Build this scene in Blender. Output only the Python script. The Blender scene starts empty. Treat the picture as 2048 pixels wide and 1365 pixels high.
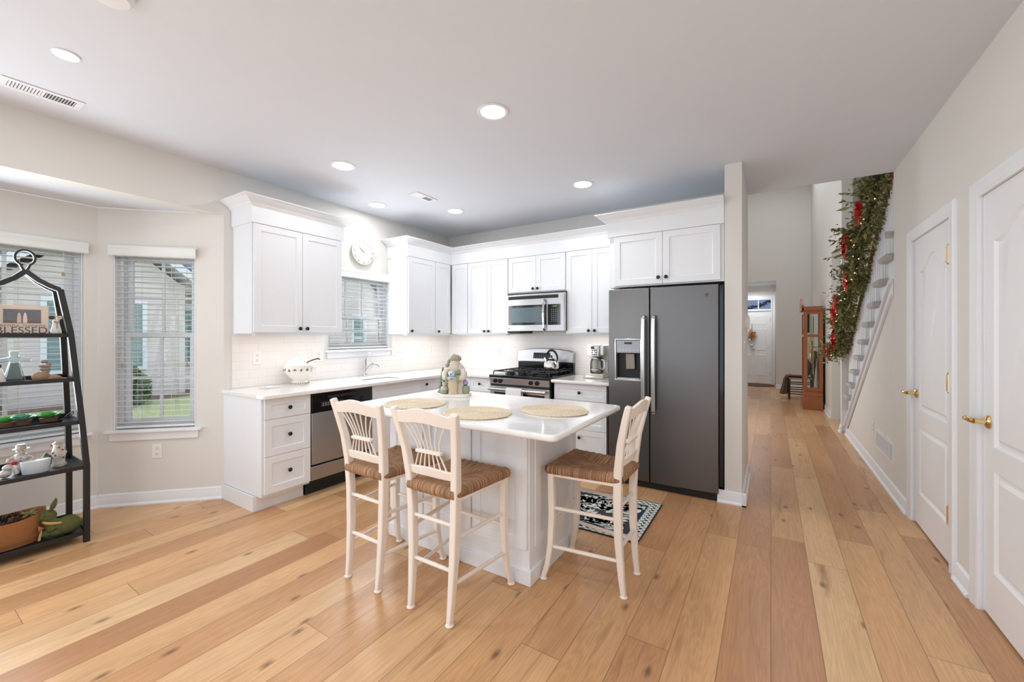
import bpy, bmesh, math, random
from mathutils import Vector, Matrix
sc = bpy.context.scene
C = sc.collection
PI = math.pi
random.seed(7)

# ------------------------------------------------------------------ camera, world, light, exposure
cam_d = bpy.data.cameras.new('camera'); cam = bpy.data.objects.new('camera', cam_d); C.objects.link(cam)
sc.camera = cam
cam.location = (0, 0, 1.36)
cam.rotation_euler = (PI / 2, 0, math.radians(32.157))
cam_d.sensor_width = 36.0
cam_d.lens = 823.46 / 2048 * 36.0
cam_d.shift_y = (670.2 - 682.5) / 2048.0
cam_d.clip_start = 0.05; cam_d.clip_end = 200
vs = sc.view_settings
vs.view_transform = 'Standard'; vs.look = 'None'; vs.gamma = 1.0; vs.use_curve_mapping = False
vs.exposure = 0.02
sc.cycles.max_bounces = 8; sc.cycles.diffuse_bounces = 5; sc.cycles.glossy_bounces = 4
sc.cycles.transparent_max_bounces = 16; sc.cycles.transmission_bounces = 6
sc.cycles.sample_clamp_indirect = 6.0
sc.cycles.caustics_reflective = False; sc.cycles.caustics_refractive = False

w = bpy.data.worlds.new('overcast_sky'); sc.world = w; w.use_nodes = True
nt = w.node_tree; nt.nodes.clear()
wo = nt.nodes.new('ShaderNodeOutputWorld'); bg = nt.nodes.new('ShaderNodeBackground')
bg.inputs[0].default_value = (0.80, 0.88, 1.0, 1); bg.inputs[1].default_value = 1.8
nt.links.new(bg.outputs[0], wo.inputs[0])

def area(name, loc, rot, size, power, color=(1, 1, 1), shape='RECTANGLE', size_y=None, spread=None):
    d = bpy.data.lights.new(name, 'AREA'); d.shape = shape; d.size = size
    if size_y: d.size_y = size_y
    d.energy = power; d.color = color
    if spread: d.spread = spread
    o = bpy.data.objects.new(name, d); C.objects.link(o); o.location = loc; o.rotation_euler = rot
    return o
# broad fill light added behind the camera, out of view
area('rear_fill', (-1.5, -2.9, 1.25), (math.radians(90), 0, 0), 4.2, 6, (0.90, 0.95, 1.0), size_y=2.3)
# daylight at the bay window and at the kitchen window
area('bay_daylight', (-4.30, 0.0, 1.28), (math.radians(90), 0, math.radians(-90)), 1.4, 42, (0.88, 0.95, 1.0), size_y=1.4)
area('kitchen_window_daylight', (-3.845, 2.98, 1.6), (math.radians(90), 0, math.radians(-90)), .75, 13, (0.93, 0.96, 1.0), size_y=.7)
area('rear_left_fill', (-3.85, -2.5, 1.4), (math.radians(90), 0, math.radians(-72)), 1.0, 34, (0.90, 0.96, 1.0), size_y=1.9)  # unseen fill added at the rear left to brighten the right wall
area('hall_side_fill', (-1.2, 6.9, 1.5), (math.radians(90), 0, math.radians(-90)), 2.2, 30, (0.94, 0.97, 1.0), size_y=2.2)  # fill added before the closed left wall, for the hall's right side
area('foyer_top_fill', (0.1, 9.0, 5.2), (0, 0, 0), 1.6, 44, (0.94, 0.96, 1.0), size_y=5.0)  # large fill added under the closed foyer ceiling
for _i, (_x, _y) in enumerate(((-1.457, .547), (.05, .9), (.05, -.9), (-1.457, -.9), (.35, 3.6))):      # lamps without fittings, added outside the frame to fill the right wall
    if _i < 4: area('unseen_lamp_fill', (_x, _y, 2.72), (0, 0, 0), .14, 6.2, (0.90, .96, 1.0), 'DISK')
area('vestibule_lamp', (-0.45, 13.0, 2.6), (0, 0, 0), 0.3, 9, (0.95, 0.97, 1.0), 'DISK')

# ------------------------------------------------------------------ materials
def srgb(r, g, b):
    f = lambda c: c / 12.92 if c <= .04045 else ((c + .055) / 1.055) ** 2.4
    return (f(r / 255), f(g / 255), f(b / 255), 1)
MATS = {}
def mat(name, col, rough=.5, metal=0., noise=0., nscale=8., bump=0., bscale=60., spec=.5, coat=0., aniso=0., stretch=(1, 1, 1), emit=None, estr=0.):
    if name in MATS: return MATS[name]
    m = bpy.data.materials.new(name); m.use_nodes = True; t = m.node_tree
    b = t.nodes['Principled BSDF']
    b.inputs['Base Color'].default_value = col
    b.inputs['Roughness'].default_value = rough; b.inputs['Metallic'].default_value = metal
    b.inputs['Specular IOR Level'].default_value = spec
    b.inputs['Coat Weight'].default_value = coat
    if aniso: b.inputs['Anisotropic'].default_value = aniso
    if emit: b.inputs['Emission Color'].default_value = emit; b.inputs['Emission Strength'].default_value = estr
    tc = t.nodes.new('ShaderNodeTexCoord'); mp = t.nodes.new('ShaderNodeMapping')
    mp.inputs['Scale'].default_value = stretch
    t.links.new(tc.outputs['Object'], mp.inputs[0])
    n = t.nodes.new('ShaderNodeTexNoise'); n.inputs['Scale'].default_value = nscale; n.inputs['Detail'].default_value = 4
    t.links.new(mp.outputs[0], n.inputs[0])
    mx = t.nodes.new('ShaderNodeMix'); mx.data_type = 'RGBA'
    k = max(noise, .015)
    mx.inputs['A'].default_value = tuple(min(1, c * (1 - k)) for c in col[:3]) + (1,)
    mx.inputs['B'].default_value = tuple(min(1, c * (1 + k)) for c in col[:3]) + (1,)
    t.links.new(n.outputs[0], mx.inputs['Factor']); t.links.new(mx.outputs['Result'], b.inputs['Base Color'])
    if bump:
        n2 = t.nodes.new('ShaderNodeTexNoise'); n2.inputs['Scale'].default_value = bscale
        t.links.new(mp.outputs[0], n2.inputs[0])
        bp = t.nodes.new('ShaderNodeBump'); bp.inputs['Strength'].default_value = bump; bp.inputs['Distance'].default_value = .01
        t.links.new(n2.outputs[0], bp.inputs['Height']); t.links.new(bp.outputs[0], b.inputs['Normal'])
    MATS[name] = m; return m

def node(t, kind, **kw):
    n = t.nodes.new(kind)
    for k, v in kw.items(): setattr(n, k, v)
    return n
def mth(t, op, a, b=None, c=None):
    n = t.nodes.new('ShaderNodeMath'); n.operation = op
    for i, v in enumerate((a, b, c)):
        if v is None: continue
        if isinstance(v, (int, float)): n.inputs[i].default_value = v
        else: t.links.new(v, n.inputs[i])
    return n.outputs[0]

def floor_mat():
    m = bpy.data.materials.new('oak_planks'); m.use_nodes = True; t = m.node_tree; b = t.nodes['Principled BSDF']
    L = t.links.new
    tc = node(t, 'ShaderNodeTexCoord'); sp = node(t, 'ShaderNodeSeparateXYZ'); L(tc.outputs['Object'], sp.inputs[0])
    W = 0.186; LEN = 1.75
    xs = mth(t, 'DIVIDE', mth(t, 'ADD', sp.outputs[0], 20.0 * W - 0.372 + 0.0), W)
    col = mth(t, 'FLOOR', xs); fx = mth(t, 'FRACT', xs)
    wn = node(t, 'ShaderNodeTexWhiteNoise', noise_dimensions='1D'); L(col, wn.inputs['W'])
    ys = mth(t, 'DIVIDE', mth(t, 'ADD', sp.outputs[1], mth(t, 'MULTIPLY', wn.outputs['Value'], 9.0)), LEN)
    row = mth(t, 'FLOOR', ys); fy = mth(t, 'FRACT', ys)
    cv = node(t, 'ShaderNodeCombineXYZ'); L(col, cv.inputs[0]); L(row, cv.inputs[1])
    wn2 = node(t, 'ShaderNodeTexWhiteNoise', noise_dimensions='3D'); L(cv.outputs[0], wn2.inputs['Vector'])
    rnd = wn2.outputs['Value']
    wn3 = node(t, 'ShaderNodeTexWhiteNoise', noise_dimensions='4D'); L(cv.outputs[0], wn3.inputs['Vector']); wn3.inputs['W'].default_value = 3.3
    # plank tone
    cr = node(t, 'ShaderNodeValToRGB'); e = cr.color_ramp.elements
    e[0].position = 0; e[0].color = srgb(184, 134, 94); e[1].position = 1; e[1].color = srgb(222, 184, 140)
    a = e.new(.3); a.color = srgb(197, 149, 106); a = e.new(.55); a.color = srgb(206, 158, 112); a = e.new(.8); a.color = srgb(216, 172, 126)
    L(rnd, cr.inputs[0])
    # grain coordinates
    off = node(t, 'ShaderNodeVectorMath', operation='SCALE'); L(wn3.outputs['Color'], off.inputs[0]); off.inputs['Scale'].default_value = 37.0
    ad = node(t, 'ShaderNodeVectorMath', operation='ADD'); L(tc.outputs['Object'], ad.inputs[0]); L(off.outputs[0], ad.inputs[1])
    mp = node(t, 'ShaderNodeMapping'); mp.inputs['Scale'].default_value = (11, 0.9, 1); L(ad.outputs[0], mp.inputs[0])
    n1 = node(t, 'ShaderNodeTexNoise'); n1.inputs['Scale'].default_value = 1.0; n1.inputs['Detail'].default_value = 3; n1.inputs['Distortion'].default_value = .8
    L(mp.outputs[0], n1.inputs[0])
    rings = mth(t, 'FRACT', mth(t, 'MULTIPLY', n1.outputs[0], 13.0))
    rings = mth(t, 'ABSOLUTE', mth(t, 'SUBTRACT', rings, .5))
    mp2 = node(t, 'ShaderNodeMapping'); mp2.inputs['Scale'].default_value = (140, 5, 1); L(ad.outputs[0], mp2.inputs[0])
    n2 = node(t, 'ShaderNodeTexNoise'); n2.inputs['Scale'].default_value = 1.0; n2.inputs['Detail'].default_value = 5; L(mp2.outputs[0], n2.inputs[0])
    mp3 = node(t, 'ShaderNodeMapping'); mp3.inputs['Scale'].default_value = (5, .7, 1); L(ad.outputs[0], mp3.inputs[0])
    n3 = node(t, 'ShaderNodeTexNoise'); n3.inputs['Scale'].default_value = 1.0; n3.inputs['Detail'].default_value = 2; L(mp3.outputs[0], n3.inputs[0])
    g = mth(t, 'ADD', mth(t, 'MULTIPLY', rings, .30), mth(t, 'MULTIPLY', mth(t, 'SUBTRACT', n2.outputs[0], .5), .34))
    g = mth(t, 'ADD', g, mth(t, 'MULTIPLY', mth(t, 'SUBTRACT', n3.outputs[0], .5), .45))
    g = mth(t, 'ADD', g, .92)
    mul = node(t, 'ShaderNodeVectorMath', operation='SCALE'); L(cr.outputs[0], mul.inputs[0]); L(g, mul.inputs['Scale'])
    # dark mineral streaks
    mp4 = node(t, 'ShaderNodeMapping'); mp4.inputs['Scale'].default_value = (9, .9, 1); mp4.inputs['Location'].default_value = (3, 7, 0); L(ad.outputs[0], mp4.inputs[0])
    n4 = node(t, 'ShaderNodeTexNoise'); n4.inputs['Scale'].default_value = 1.3; n4.inputs['Detail'].default_value = 4; n4.inputs['Distortion'].default_value = 1.2; L(mp4.outputs[0], n4.inputs[0])
    sr = node(t, 'ShaderNodeValToRGB'); sr.color_ramp.elements[0].position = .60; sr.color_ramp.elements[0].color = (0, 0, 0, 1); sr.color_ramp.elements[1].position = .80; sr.color_ramp.elements[1].color = (.75, .75, .75, 1)
    L(n4.outputs[0], sr.inputs[0])
    mx1 = node(t, 'ShaderNodeMix', data_type='RGBA'); L(sr.outputs[0], mx1.inputs['Factor']); L(mul.outputs[0], mx1.inputs['A']); mx1.inputs['B'].default_value = srgb(140, 98, 66)
    # knots
    mp5 = node(t, 'ShaderNodeMapping'); mp5.inputs['Scale'].default_value = (3.2, 1.5, 1); L(ad.outputs[0], mp5.inputs[0])
    vo = node(t, 'ShaderNodeTexVoronoi', voronoi_dimensions='2D'); vo.inputs['Scale'].default_value = 1.0; L(mp5.outputs[0], vo.inputs[0])
    kn = node(t, 'ShaderNodeMapRange'); kn.inputs[1].default_value = .010; kn.inputs[2].default_value = .065; kn.inputs[3].default_value = 1; kn.inputs[4].default_value = 0
    dn = mth(t, 'ADD', vo.outputs['Distance'], mth(t, 'MULTIPLY', mth(t, 'SUBTRACT', n2.outputs[0], .5), .06)); L(dn, kn.inputs[0])
    sel = mth(t, 'GREATER_THAN', mth(t, 'FRACT', mth(t, 'MULTIPLY', mth(t, 'ADD', rnd, wn3.outputs['Value']), 5.0)), .42)
    mx2 = node(t, 'ShaderNodeMix', data_type='RGBA'); L(mth(t, 'MULTIPLY', mth(t, 'MULTIPLY', kn.outputs[0], sel), .75), mx2.inputs['Factor']); L(mx1.outputs['Result'], mx2.inputs['A']); mx2.inputs['B'].default_value = srgb(92, 62, 42)
    # joints
    ex = mth(t, 'MULTIPLY', mth(t, 'MINIMUM', fx, mth(t, 'SUBTRACT', 1.0, fx)), W)
    ey = mth(t, 'MULTIPLY', mth(t, 'MINIMUM', fy, mth(t, 'SUBTRACT', 1.0, fy)), LEN)
    ed = mth(t, 'MINIMUM', ex, ey)
    jr = node(t, 'ShaderNodeMapRange'); jr.inputs[1].default_value = .0009; jr.inputs[2].default_value = .0026; jr.inputs[3].default_value = .62; jr.inputs[4].default_value = 0; L(ed, jr.inputs[0])
    mx3 = node(t, 'ShaderNodeMix', data_type='RGBA'); L(jr.outputs[0], mx3.inputs['Factor']); L(mx2.outputs['Result'], mx3.inputs['A']); mx3.inputs['B'].default_value = srgb(110, 74, 48)
    L(mx3.outputs['Result'], b.inputs['Base Color'])
    b.inputs['Roughness'].default_value = .30; b.inputs['Specular IOR Level'].default_value = .42
    bp = node(t, 'ShaderNodeBump'); bp.inputs['Strength'].default_value = .10; bp.inputs['Distance'].default_value = .004
    hh = mth(t, 'SUBTRACT', mth(t, 'MULTIPLY', n2.outputs[0], .3), jr.outputs[0]); L(hh, bp.inputs['Height']); L(bp.outputs[0], b.inputs['Normal'])
    return m

def brick_mat(name, axis_u, c1, c2, grout, bw, bh, mortar, rough=.25, bump=.3, off=.5, zoff=0.):
    m = bpy.data.materials.new(name); m.use_nodes = True; t = m.node_tree; b = t.nodes['Principled BSDF']; L = t.links.new
    tc = node(t, 'ShaderNodeTexCoord'); sp = node(t, 'ShaderNodeSeparateXYZ'); L(tc.outputs['Object'], sp.inputs[0])
    cv = node(t, 'ShaderNodeCombineXYZ'); L(sp.outputs[axis_u], cv.inputs[0]); L(mth(t, 'ADD', sp.outputs[2], zoff), cv.inputs[1])
    br = node(t, 'ShaderNodeTexBrick'); br.offset = off; L(cv.outputs[0], br.inputs[0])
    br.inputs['Color1'].default_value = c1; br.inputs['Color2'].default_value = c2; br.inputs['Mortar'].default_value = grout
    br.inputs['Scale'].default_value = 1; br.inputs['Mortar Size'].default_value = mortar; br.inputs['Brick Width'].default_value = bw; br.inputs['Row Height'].default_value = bh
    br.inputs['Mortar Smooth'].default_value = .2
    L(br.outputs['Color'], b.inputs['Base Color']); b.inputs['Roughness'].default_value = rough
    bp = node(t, 'ShaderNodeBump'); bp.invert = True; bp.inputs['Strength'].default_value = bump; bp.inputs['Distance'].default_value = .002
    L(br.outputs['Fac'], bp.inputs['Height']); L(bp.outputs[0], b.inputs['Normal'])
    return m

def siding_mat():
    m = bpy.data.materials.new('lap_siding'); m.use_nodes = True; t = m.node_tree; b = t.nodes['Principled BSDF']; L = t.links.new
    tc = node(t, 'ShaderNodeTexCoord'); sp = node(t, 'ShaderNodeSeparateXYZ'); L(tc.outputs['Object'], sp.inputs[0])
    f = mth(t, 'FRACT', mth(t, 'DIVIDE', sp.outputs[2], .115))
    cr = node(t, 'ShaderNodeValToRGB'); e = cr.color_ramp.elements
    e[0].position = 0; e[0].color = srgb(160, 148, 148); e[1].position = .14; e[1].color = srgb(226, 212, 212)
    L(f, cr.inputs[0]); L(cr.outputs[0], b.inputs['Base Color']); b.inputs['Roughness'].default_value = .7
    return m

def glass_mat(name='window_glass', tint=(.93, .97, .96, 1), refl=.10):
    m = bpy.data.materials.new(name); m.use_nodes = True; t = m.node_tree; t.nodes.clear(); L = t.links.new
    o = node(t, 'ShaderNodeOutputMaterial'); tr = node(t, 'ShaderNodeBsdfTransparent'); tr.inputs[0].default_value = tint
    gl = node(t, 'ShaderNodeBsdfGlossy'); gl.inputs['Roughness'].default_value = .02
    lw = node(t, 'ShaderNodeFresnel'); lw.inputs[0].default_value = 1.45
    mx = node(t, 'ShaderNodeMixShader'); L(mth(t, 'MULTIPLY', lw.outputs[0], refl * 8), mx.inputs[0]); L(tr.outputs[0], mx.inputs[1]); L(gl.outputs[0], mx.inputs[2]); L(mx.outputs[0], o.inputs[0])
    return m

def stripe_mat(name, c1, c2, axis, scale, rough=.8, wob=3., bump=.5, radial=False):
    """strands that run across one axis: woven rush, braided jute, carpet"""
    m = bpy.data.materials.new(name); m.use_nodes = True; t = m.node_tree; b = t.nodes['Principled BSDF']; L = t.links.new
    tc = node(t, 'ShaderNodeTexCoord')
    mp = node(t, 'ShaderNodeMapping'); s = [6, 6, 6]
    if not radial: s[axis] = scale
    else: s = [scale] * 3
    mp.inputs['Scale'].default_value = s; L(tc.outputs['Object'], mp.inputs[0])
    n = node(t, 'ShaderNodeTexNoise'); n.inputs['Scale'].default_value = 1; n.inputs['Detail'].default_value = 3; L(mp.outputs[0], n.inputs[0])
    cr = node(t, 'ShaderNodeValToRGB'); e = cr.color_ramp.elements; e[0].position = .35; e[0].color = c1; e[1].position = .65; e[1].color = c2
    L(n.outputs[0], cr.inputs[0]); L(cr.outputs[0], b.inputs['Base Color']); b.inputs['Roughness'].default_value = rough
    bp = node(t, 'ShaderNodeBump'); bp.inputs['Strength'].default_value = bump; bp.inputs['Distance'].default_value = .004
    L(n.outputs[0], bp.inputs['Height']); L(bp.outputs[0], b.inputs['Normal'])
    return m

def quartz_mat():
    m = bpy.data.materials.new('white_quartz'); m.use_nodes = True; t = m.node_tree; b = t.nodes['Principled BSDF']; L = t.links.new
    tc = node(t, 'ShaderNodeTexCoord'); n = node(t, 'ShaderNodeTexNoise'); n.inputs['Scale'].default_value = 2.2; n.inputs['Detail'].default_value = 8; n.inputs['Distortion'].default_value = 1.5
    L(tc.outputs['Object'], n.inputs[0])
    v = mth(t, 'ABSOLUTE', mth(t, 'SUBTRACT', n.outputs[0], .5))
    cr = node(t, 'ShaderNodeValToRGB'); e = cr.color_ramp.elements; e[0].position = 0; e[0].color = srgb(235, 234, 233); e[1].position = .016; e[1].color = srgb(243, 242, 240)
    L(v, cr.inputs[0]); L(cr.outputs[0], b.inputs['Base Color']); b.inputs['Roughness'].default_value = .12; b.inputs['Coat Weight'].default_value = .3
    return m

def steel_mat(name, col, rough=.32, sx=(1, 1, 1)):
    m = bpy.data.materials.new(name); m.use_nodes = True; t = m.node_tree; b = t.nodes['Principled BSDF']; L = t.links.new
    tc = node(t, 'ShaderNodeTexCoord'); mp = node(t, 'ShaderNodeMapping'); mp.inputs['Scale'].default_value = sx; L(tc.outputs['Object'], mp.inputs[0])
    n = node(t, 'ShaderNodeTexNoise'); n.inputs['Scale'].default_value = 1; n.inputs['Detail'].default_value = 3; L(mp.outputs[0], n.inputs[0])
    mr = node(t, 'ShaderNodeMapRange'); mr.inputs[3].default_value = rough - .05; mr.inputs[4].default_value = rough + .07; L(n.outputs[0], mr.inputs[0]); L(mr.outputs[0], b.inputs['Roughness'])
    b.inputs['Base Color'].default_value = col; b.inputs['Metallic'].default_value = 1.0
    return m

def rug_mat(x0, y0, x1, y1):
    m = bpy.data.materials.new('floral_rug'); m.use_nodes = True; t = m.node_tree; b = t.nodes['Principled BSDF']; L = t.links.new
    tc = node(t, 'ShaderNodeTexCoord'); sp = node(t, 'ShaderNodeSeparateXYZ'); L(tc.outputs['Object'], sp.inputs[0])
    dx = mth(t, 'MINIMUM', mth(t, 'SUBTRACT', sp.outputs[0], x0), mth(t, 'SUBTRACT', x1, sp.outputs[0]))
    dy = mth(t, 'MINIMUM', mth(t, 'SUBTRACT', sp.outputs[1], y0), mth(t, 'SUBTRACT', y1, sp.outputs[1]))
    d = mth(t, 'MINIMUM', dx, dy)
    ch = node(t, 'ShaderNodeTexChecker'); ch.inputs['Scale'].default_value = 1; mp = node(t, 'ShaderNodeMapping'); mp.inputs['Scale'].default_value = (40, 40, 1); mp.inputs['Location'].default_value = (.1, .3, .5); L(tc.outputs['Object'], mp.inputs[0]); L(mp.outputs[0], ch.inputs[0])
    ch.inputs[1].default_value = srgb(225, 228, 222); ch.inputs[2].default_value = srgb(150, 165, 160)
    ch2 = node(t, 'ShaderNodeTexChecker'); ch2.inputs['Scale'].default_value = 1; L(mp.outputs[0], ch2.inputs[0]); ch2.inputs[1].default_value = srgb(225, 228, 222); ch2.inputs[2].default_value = srgb(25, 38, 58)
    rw = mth(t, 'MULTIPLY', mth(t, 'GREATER_THAN', d, .027), mth(t, 'LESS_THAN', d, .053))
    bm = node(t, 'ShaderNodeMix', data_type='RGBA'); L(rw, bm.inputs['Factor']); L(ch.outputs[0], bm.inputs['A']); L(ch2.outputs[0], bm.inputs['B'])
    # field tiles: navy / charcoal
    mpf = node(t, 'ShaderNodeMapping'); mpf.inputs['Scale'].default_value = (3.6, 3.6, 1); mpf.inputs['Location'].default_value = (.37, .31, .5); L(tc.outputs['Object'], mpf.inputs[0])
    cf = node(t, 'ShaderNodeTexChecker'); cf.inputs['Scale'].default_value = 1; L(mpf.outputs[0], cf.inputs[0]); cf.inputs[1].default_value = srgb(28, 44, 66); cf.inputs[2].default_value = srgb(64, 60, 62)
    return m, t, b, d, bm, cf

M = {}
M['floor'] = floor_mat()
M['wall'] = mat('cream_wall_paint', srgb(229, 227, 222), .85, bump=.04, bscale=250)
M['ceil'] = mat('ceiling_paint', srgb(224, 229, 237), .95)
M['trim'] = mat('trim_white', srgb(240, 242, 246), .4)
M['door'] = mat('door_white', srgb(240, 241, 243), .42)
M['cab'] = mat('cabinet_white', srgb(237, 240, 244), .38)
M['quartz'] = quartz_mat()
M['black'] = mat('black_metal', srgb(28, 28, 30), .4)
M['knob'] = mat('oil_bronze', srgb(34, 32, 34), .38, .3)
M['steel'] = steel_mat('brushed_steel', srgb(178, 178, 181), .33, (3, 3, 120))
M['fridge'] = steel_mat('dark_stainless', srgb(112, 110, 109), .32, (3, 3, 160))
M['chrome'] = mat('polished_chrome', srgb(225, 225, 228), .08, 1.)
M['nickel'] = mat('satin_nickel', srgb(205, 204, 202), .22, 1.)
M['brass'] = mat('polished_brass', srgb(232, 200, 140), .16, 1.)
M['blackgloss'] = mat('black_gloss', srgb(16, 17, 20), .1)
M['blackmatt'] = mat('black_matt', srgb(26, 26, 27), .55)
M['iron'] = mat('cast_iron', srgb(40, 40, 42), .5, .2)
M['tileL'] = brick_mat('subway_tile_left', 1, srgb(246, 242, 239), srgb(243, 239, 236), srgb(236, 230, 226), .152, .0762, .002, zoff=-.903)
M['tileB'] = brick_mat('subway_tile_back', 0, srgb(246, 242, 239), srgb(243, 239, 236), srgb(236, 230, 226), .152, .0762, .002, zoff=-.903)
M['glass'] = glass_mat()
M['stool'] = mat('cream_painted_wood', srgb(241, 231, 221), .42, noise=.03)
M['rushY'] = stripe_mat('woven_rush', srgb(98, 68, 48), srgb(192, 148, 110), 0, 260)
M['rushX'] = stripe_mat('woven_rush_side', srgb(98, 68, 48), srgb(192, 148, 110), 1, 260)
M['jute'] = stripe_mat('braided_jute', srgb(206, 186, 158), srgb(240, 224, 200), 0, 120, radial=True)
M['blind'] = mat('blind_white', srgb(236, 238, 236), .5)
M['cord'] = mat('cord_white', srgb(225, 222, 214), .7)
M['tassel'] = mat('tassel_tan', srgb(176, 150, 118), .6)
M['siding'] = siding_mat()
M['shingle'] = brick_mat('roof_shingles', 1, srgb(122, 134, 158), srgb(98, 108, 132), srgb(70, 78, 98), .35, .13, .008, .9)
M['soffit'] = mat('soffit_white', srgb(232, 234, 242), .6)
M['grass'] = mat('lawn_grass', srgb(168, 170, 122), .9, noise=.35, nscale=14, bump=.5, bscale=90)
M['mulch'] = mat('mulch', srgb(120, 98, 86), .9, noise=.4, nscale=30)
M['bush'] = mat('bush_green', srgb(92, 116, 70), .7, noise=.3, nscale=20)
M['bluepane'] = mat('teal_pane', srgb(122, 146, 152), .15)
M['cherry'] = mat('cherry_wood', srgb(160, 92, 50), .3, noise=.18, nscale=4, stretch=(6, 6, .6), coat=.3)
M['carpet'] = mat('grey_carpet', srgb(200, 199, 198), .95, noise=.12, nscale=120, bump=.8, bscale=260)
M['leaf'] = mat('garland_green', srgb(122, 124, 72), .6, noise=.35, nscale=9)
M['leaf2'] = mat('garland_olive', srgb(158, 154, 102), .6, noise=.3, nscale=9)
M['red'] = mat('red_ribbon', srgb(190, 22, 28), .55, noise=.2)
M['lamp'] = mat('lamp_glow', (1, 1, 1, 1), .5, emit=(1, .98, .95, 1), estr=40.)
M['pinecone'] = mat('pinecone_brown', srgb(92, 64, 46), .8, noise=.3, nscale=60)
M['plate'] = mat('outlet_plate', srgb(243, 241, 236), .4)
M['slot'] = mat('slot_dark', srgb(60, 58, 56), .6)
M['ceramic'] = mat('cream_ceramic', srgb(238, 232, 224), .22, noise=.03)

# ------------------------------------------------------------------ mesh tools
WM = {}
class MB:
    def __init__(s): s.bm = bmesh.new(); s.mi = 0; s.mats = []
    def _faces(s, fs):
        for f in fs: f.material_index = s.mi
    def use(s, m):
        if m not in s.mats: s.mats.append(m)
        s.mi = s.mats.index(m); return s
    def quad(s, pts):
        v = [s.bm.verts.new(p) for p in pts]; f = s.bm.faces.new(v); f.material_index = s.mi; return f
    def mesh(s, pts, faces):
        v = [s.bm.verts.new(p) for p in pts]
        for f in faces:
            ff = s.bm.faces.new([v[i] for i in f]); ff.material_index = s.mi
        return s
    def box(s, a0, b0, c0, a1, b1, c1, fr=None):
        P = [(a, b, c) for c in (c0, c1) for b in (b0, b1) for a in (a0, a1)]
        if fr: P = [fr(*p) for p in P]
        return s.mesh(P, [(0, 1, 3, 2), (4, 6, 7, 5), (0, 4, 5, 1), (2, 3, 7, 6), (0, 2, 6, 4), (1, 5, 7, 3)])
    def obox(s, c, ax, ay, az, hx, hy, hz):
        c = Vector(c); ax, ay, az = Vector(ax), Vector(ay), Vector(az)
        P = [c + ax * hx * i + ay * hy * j + az * hz * k for k in (-1, 1) for j in (-1, 1) for i in (-1, 1)]
        return s.mesh(P, [(0, 1, 3, 2), (4, 6, 7, 5), (0, 4, 5, 1), (2, 3, 7, 6), (0, 2, 6, 4), (1, 5, 7, 3)])
    def prism(s, poly, fn0, fn1):
        """poly 2-D; fn0/fn1 map (a,b) to 3-D for the two caps"""
        n = len(poly); A = [fn0(*p) for p in poly]; B = [fn1(*p) for p in poly]
        return s.mesh(A + B, [tuple(range(n))[::-1], tuple(range(n, 2 * n))] + [(i, (i + 1) % n, n + (i + 1) % n, n + i) for i in range(n)])
    def tube(s, pts, rad, seg=10, cap=True, flat=None):
        pts = [Vector(p) for p in pts]; n = len(pts)
        if isinstance(rad, (int, float)): rad = [rad] * n
        rings = []; up = None
        for i, p in enumerate(pts):
            t = (pts[min(i + 1, n - 1)] - pts[max(i - 1, 0)]).normalized()
            if up is None:
                up = Vector((0, 0, 1)) if abs(t.z) < .9 else Vector((1, 0, 0))
            x = t.cross(up)
            if x.length < 1e-4: x = t.cross(Vector((0, 1, 0)))
            x.normalize(); y = x.cross(t).normalized(); up = y
            r = rad[i]
            rings.append([p + x * math.cos(k * 2 * PI / seg) * r + y * math.sin(k * 2 * PI / seg) * r * (flat or 1) for k in range(seg)])
        V = [q for R in rings for q in R]
        F = [(i * seg + k, i * seg + (k + 1) % seg, (i + 1) * seg + (k + 1) % seg, (i + 1) * seg + k) for i in range(n - 1) for k in range(seg)]
        if cap: F += [tuple(range(seg))[::-1], tuple((n - 1) * seg + k for k in range(seg))]
        return s.mesh(V, F)
    def strut(s, pts, w, d, side=Vector((1, 0, 0))):
        """square section rod through pts; side = direction of the w faces"""
        pts = [Vector(p) for p in pts]; n = len(pts); V = []
        ws = w if isinstance(w, (list, tuple)) else [w] * n; ds = d if isinstance(d, (list, tuple)) else [d] * n
        for i, p in enumerate(pts):
            t = (pts[min(i + 1, n - 1)] - pts[max(i - 1, 0)]).normalized()
            y = t.cross(side).normalized(); x = y.cross(t).normalized()
            for a, b in ((-1, -1), (1, -1), (1, 1), (-1, 1)): V.append(p + x * a * ws[i] / 2 + y * b * ds[i] / 2)
        F = [(i * 4 + k, i * 4 + (k + 1) % 4, (i + 1) * 4 + (k + 1) % 4, (i + 1) * 4 + k) for i in range(n - 1) for k in range(4)] + [(3, 2, 1, 0), tuple((n - 1) * 4 + k for k in range(4))]
        return s.mesh(V, F)
    def lathe(s, c, prof, seg=24, axis='z', sx=1., sy=1., ex=None):
        c = Vector(c); V = []; rings = []
        for r, h in prof:
            ring = []
            for k in range(seg):
                a = k * 2 * PI / seg; x, y = math.cos(a) * r * sx, math.sin(a) * r * sy
                if axis == 'z': p = Vector((x, y, h))
                elif axis == 'x': p = Vector((h, x, y))
                elif axis == '-x': p = Vector((-h, x, y))
                elif axis == '-y': p = Vector((x, -h, y))
                else: p = Vector((x, h, y))
                if ex: p = ex(p, a)
                ring.append(len(V)); V.append(c + p)
            rings.append(ring)
        F = [(rings[i][k], rings[i][(k + 1) % seg], rings[i + 1][(k + 1) % seg], rings[i + 1][k]) for i in range(len(rings) - 1) for k in range(seg)]
        F += [tuple(rings[0])[::-1], tuple(rings[-1])]
        return s.mesh(V, F)
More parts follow.
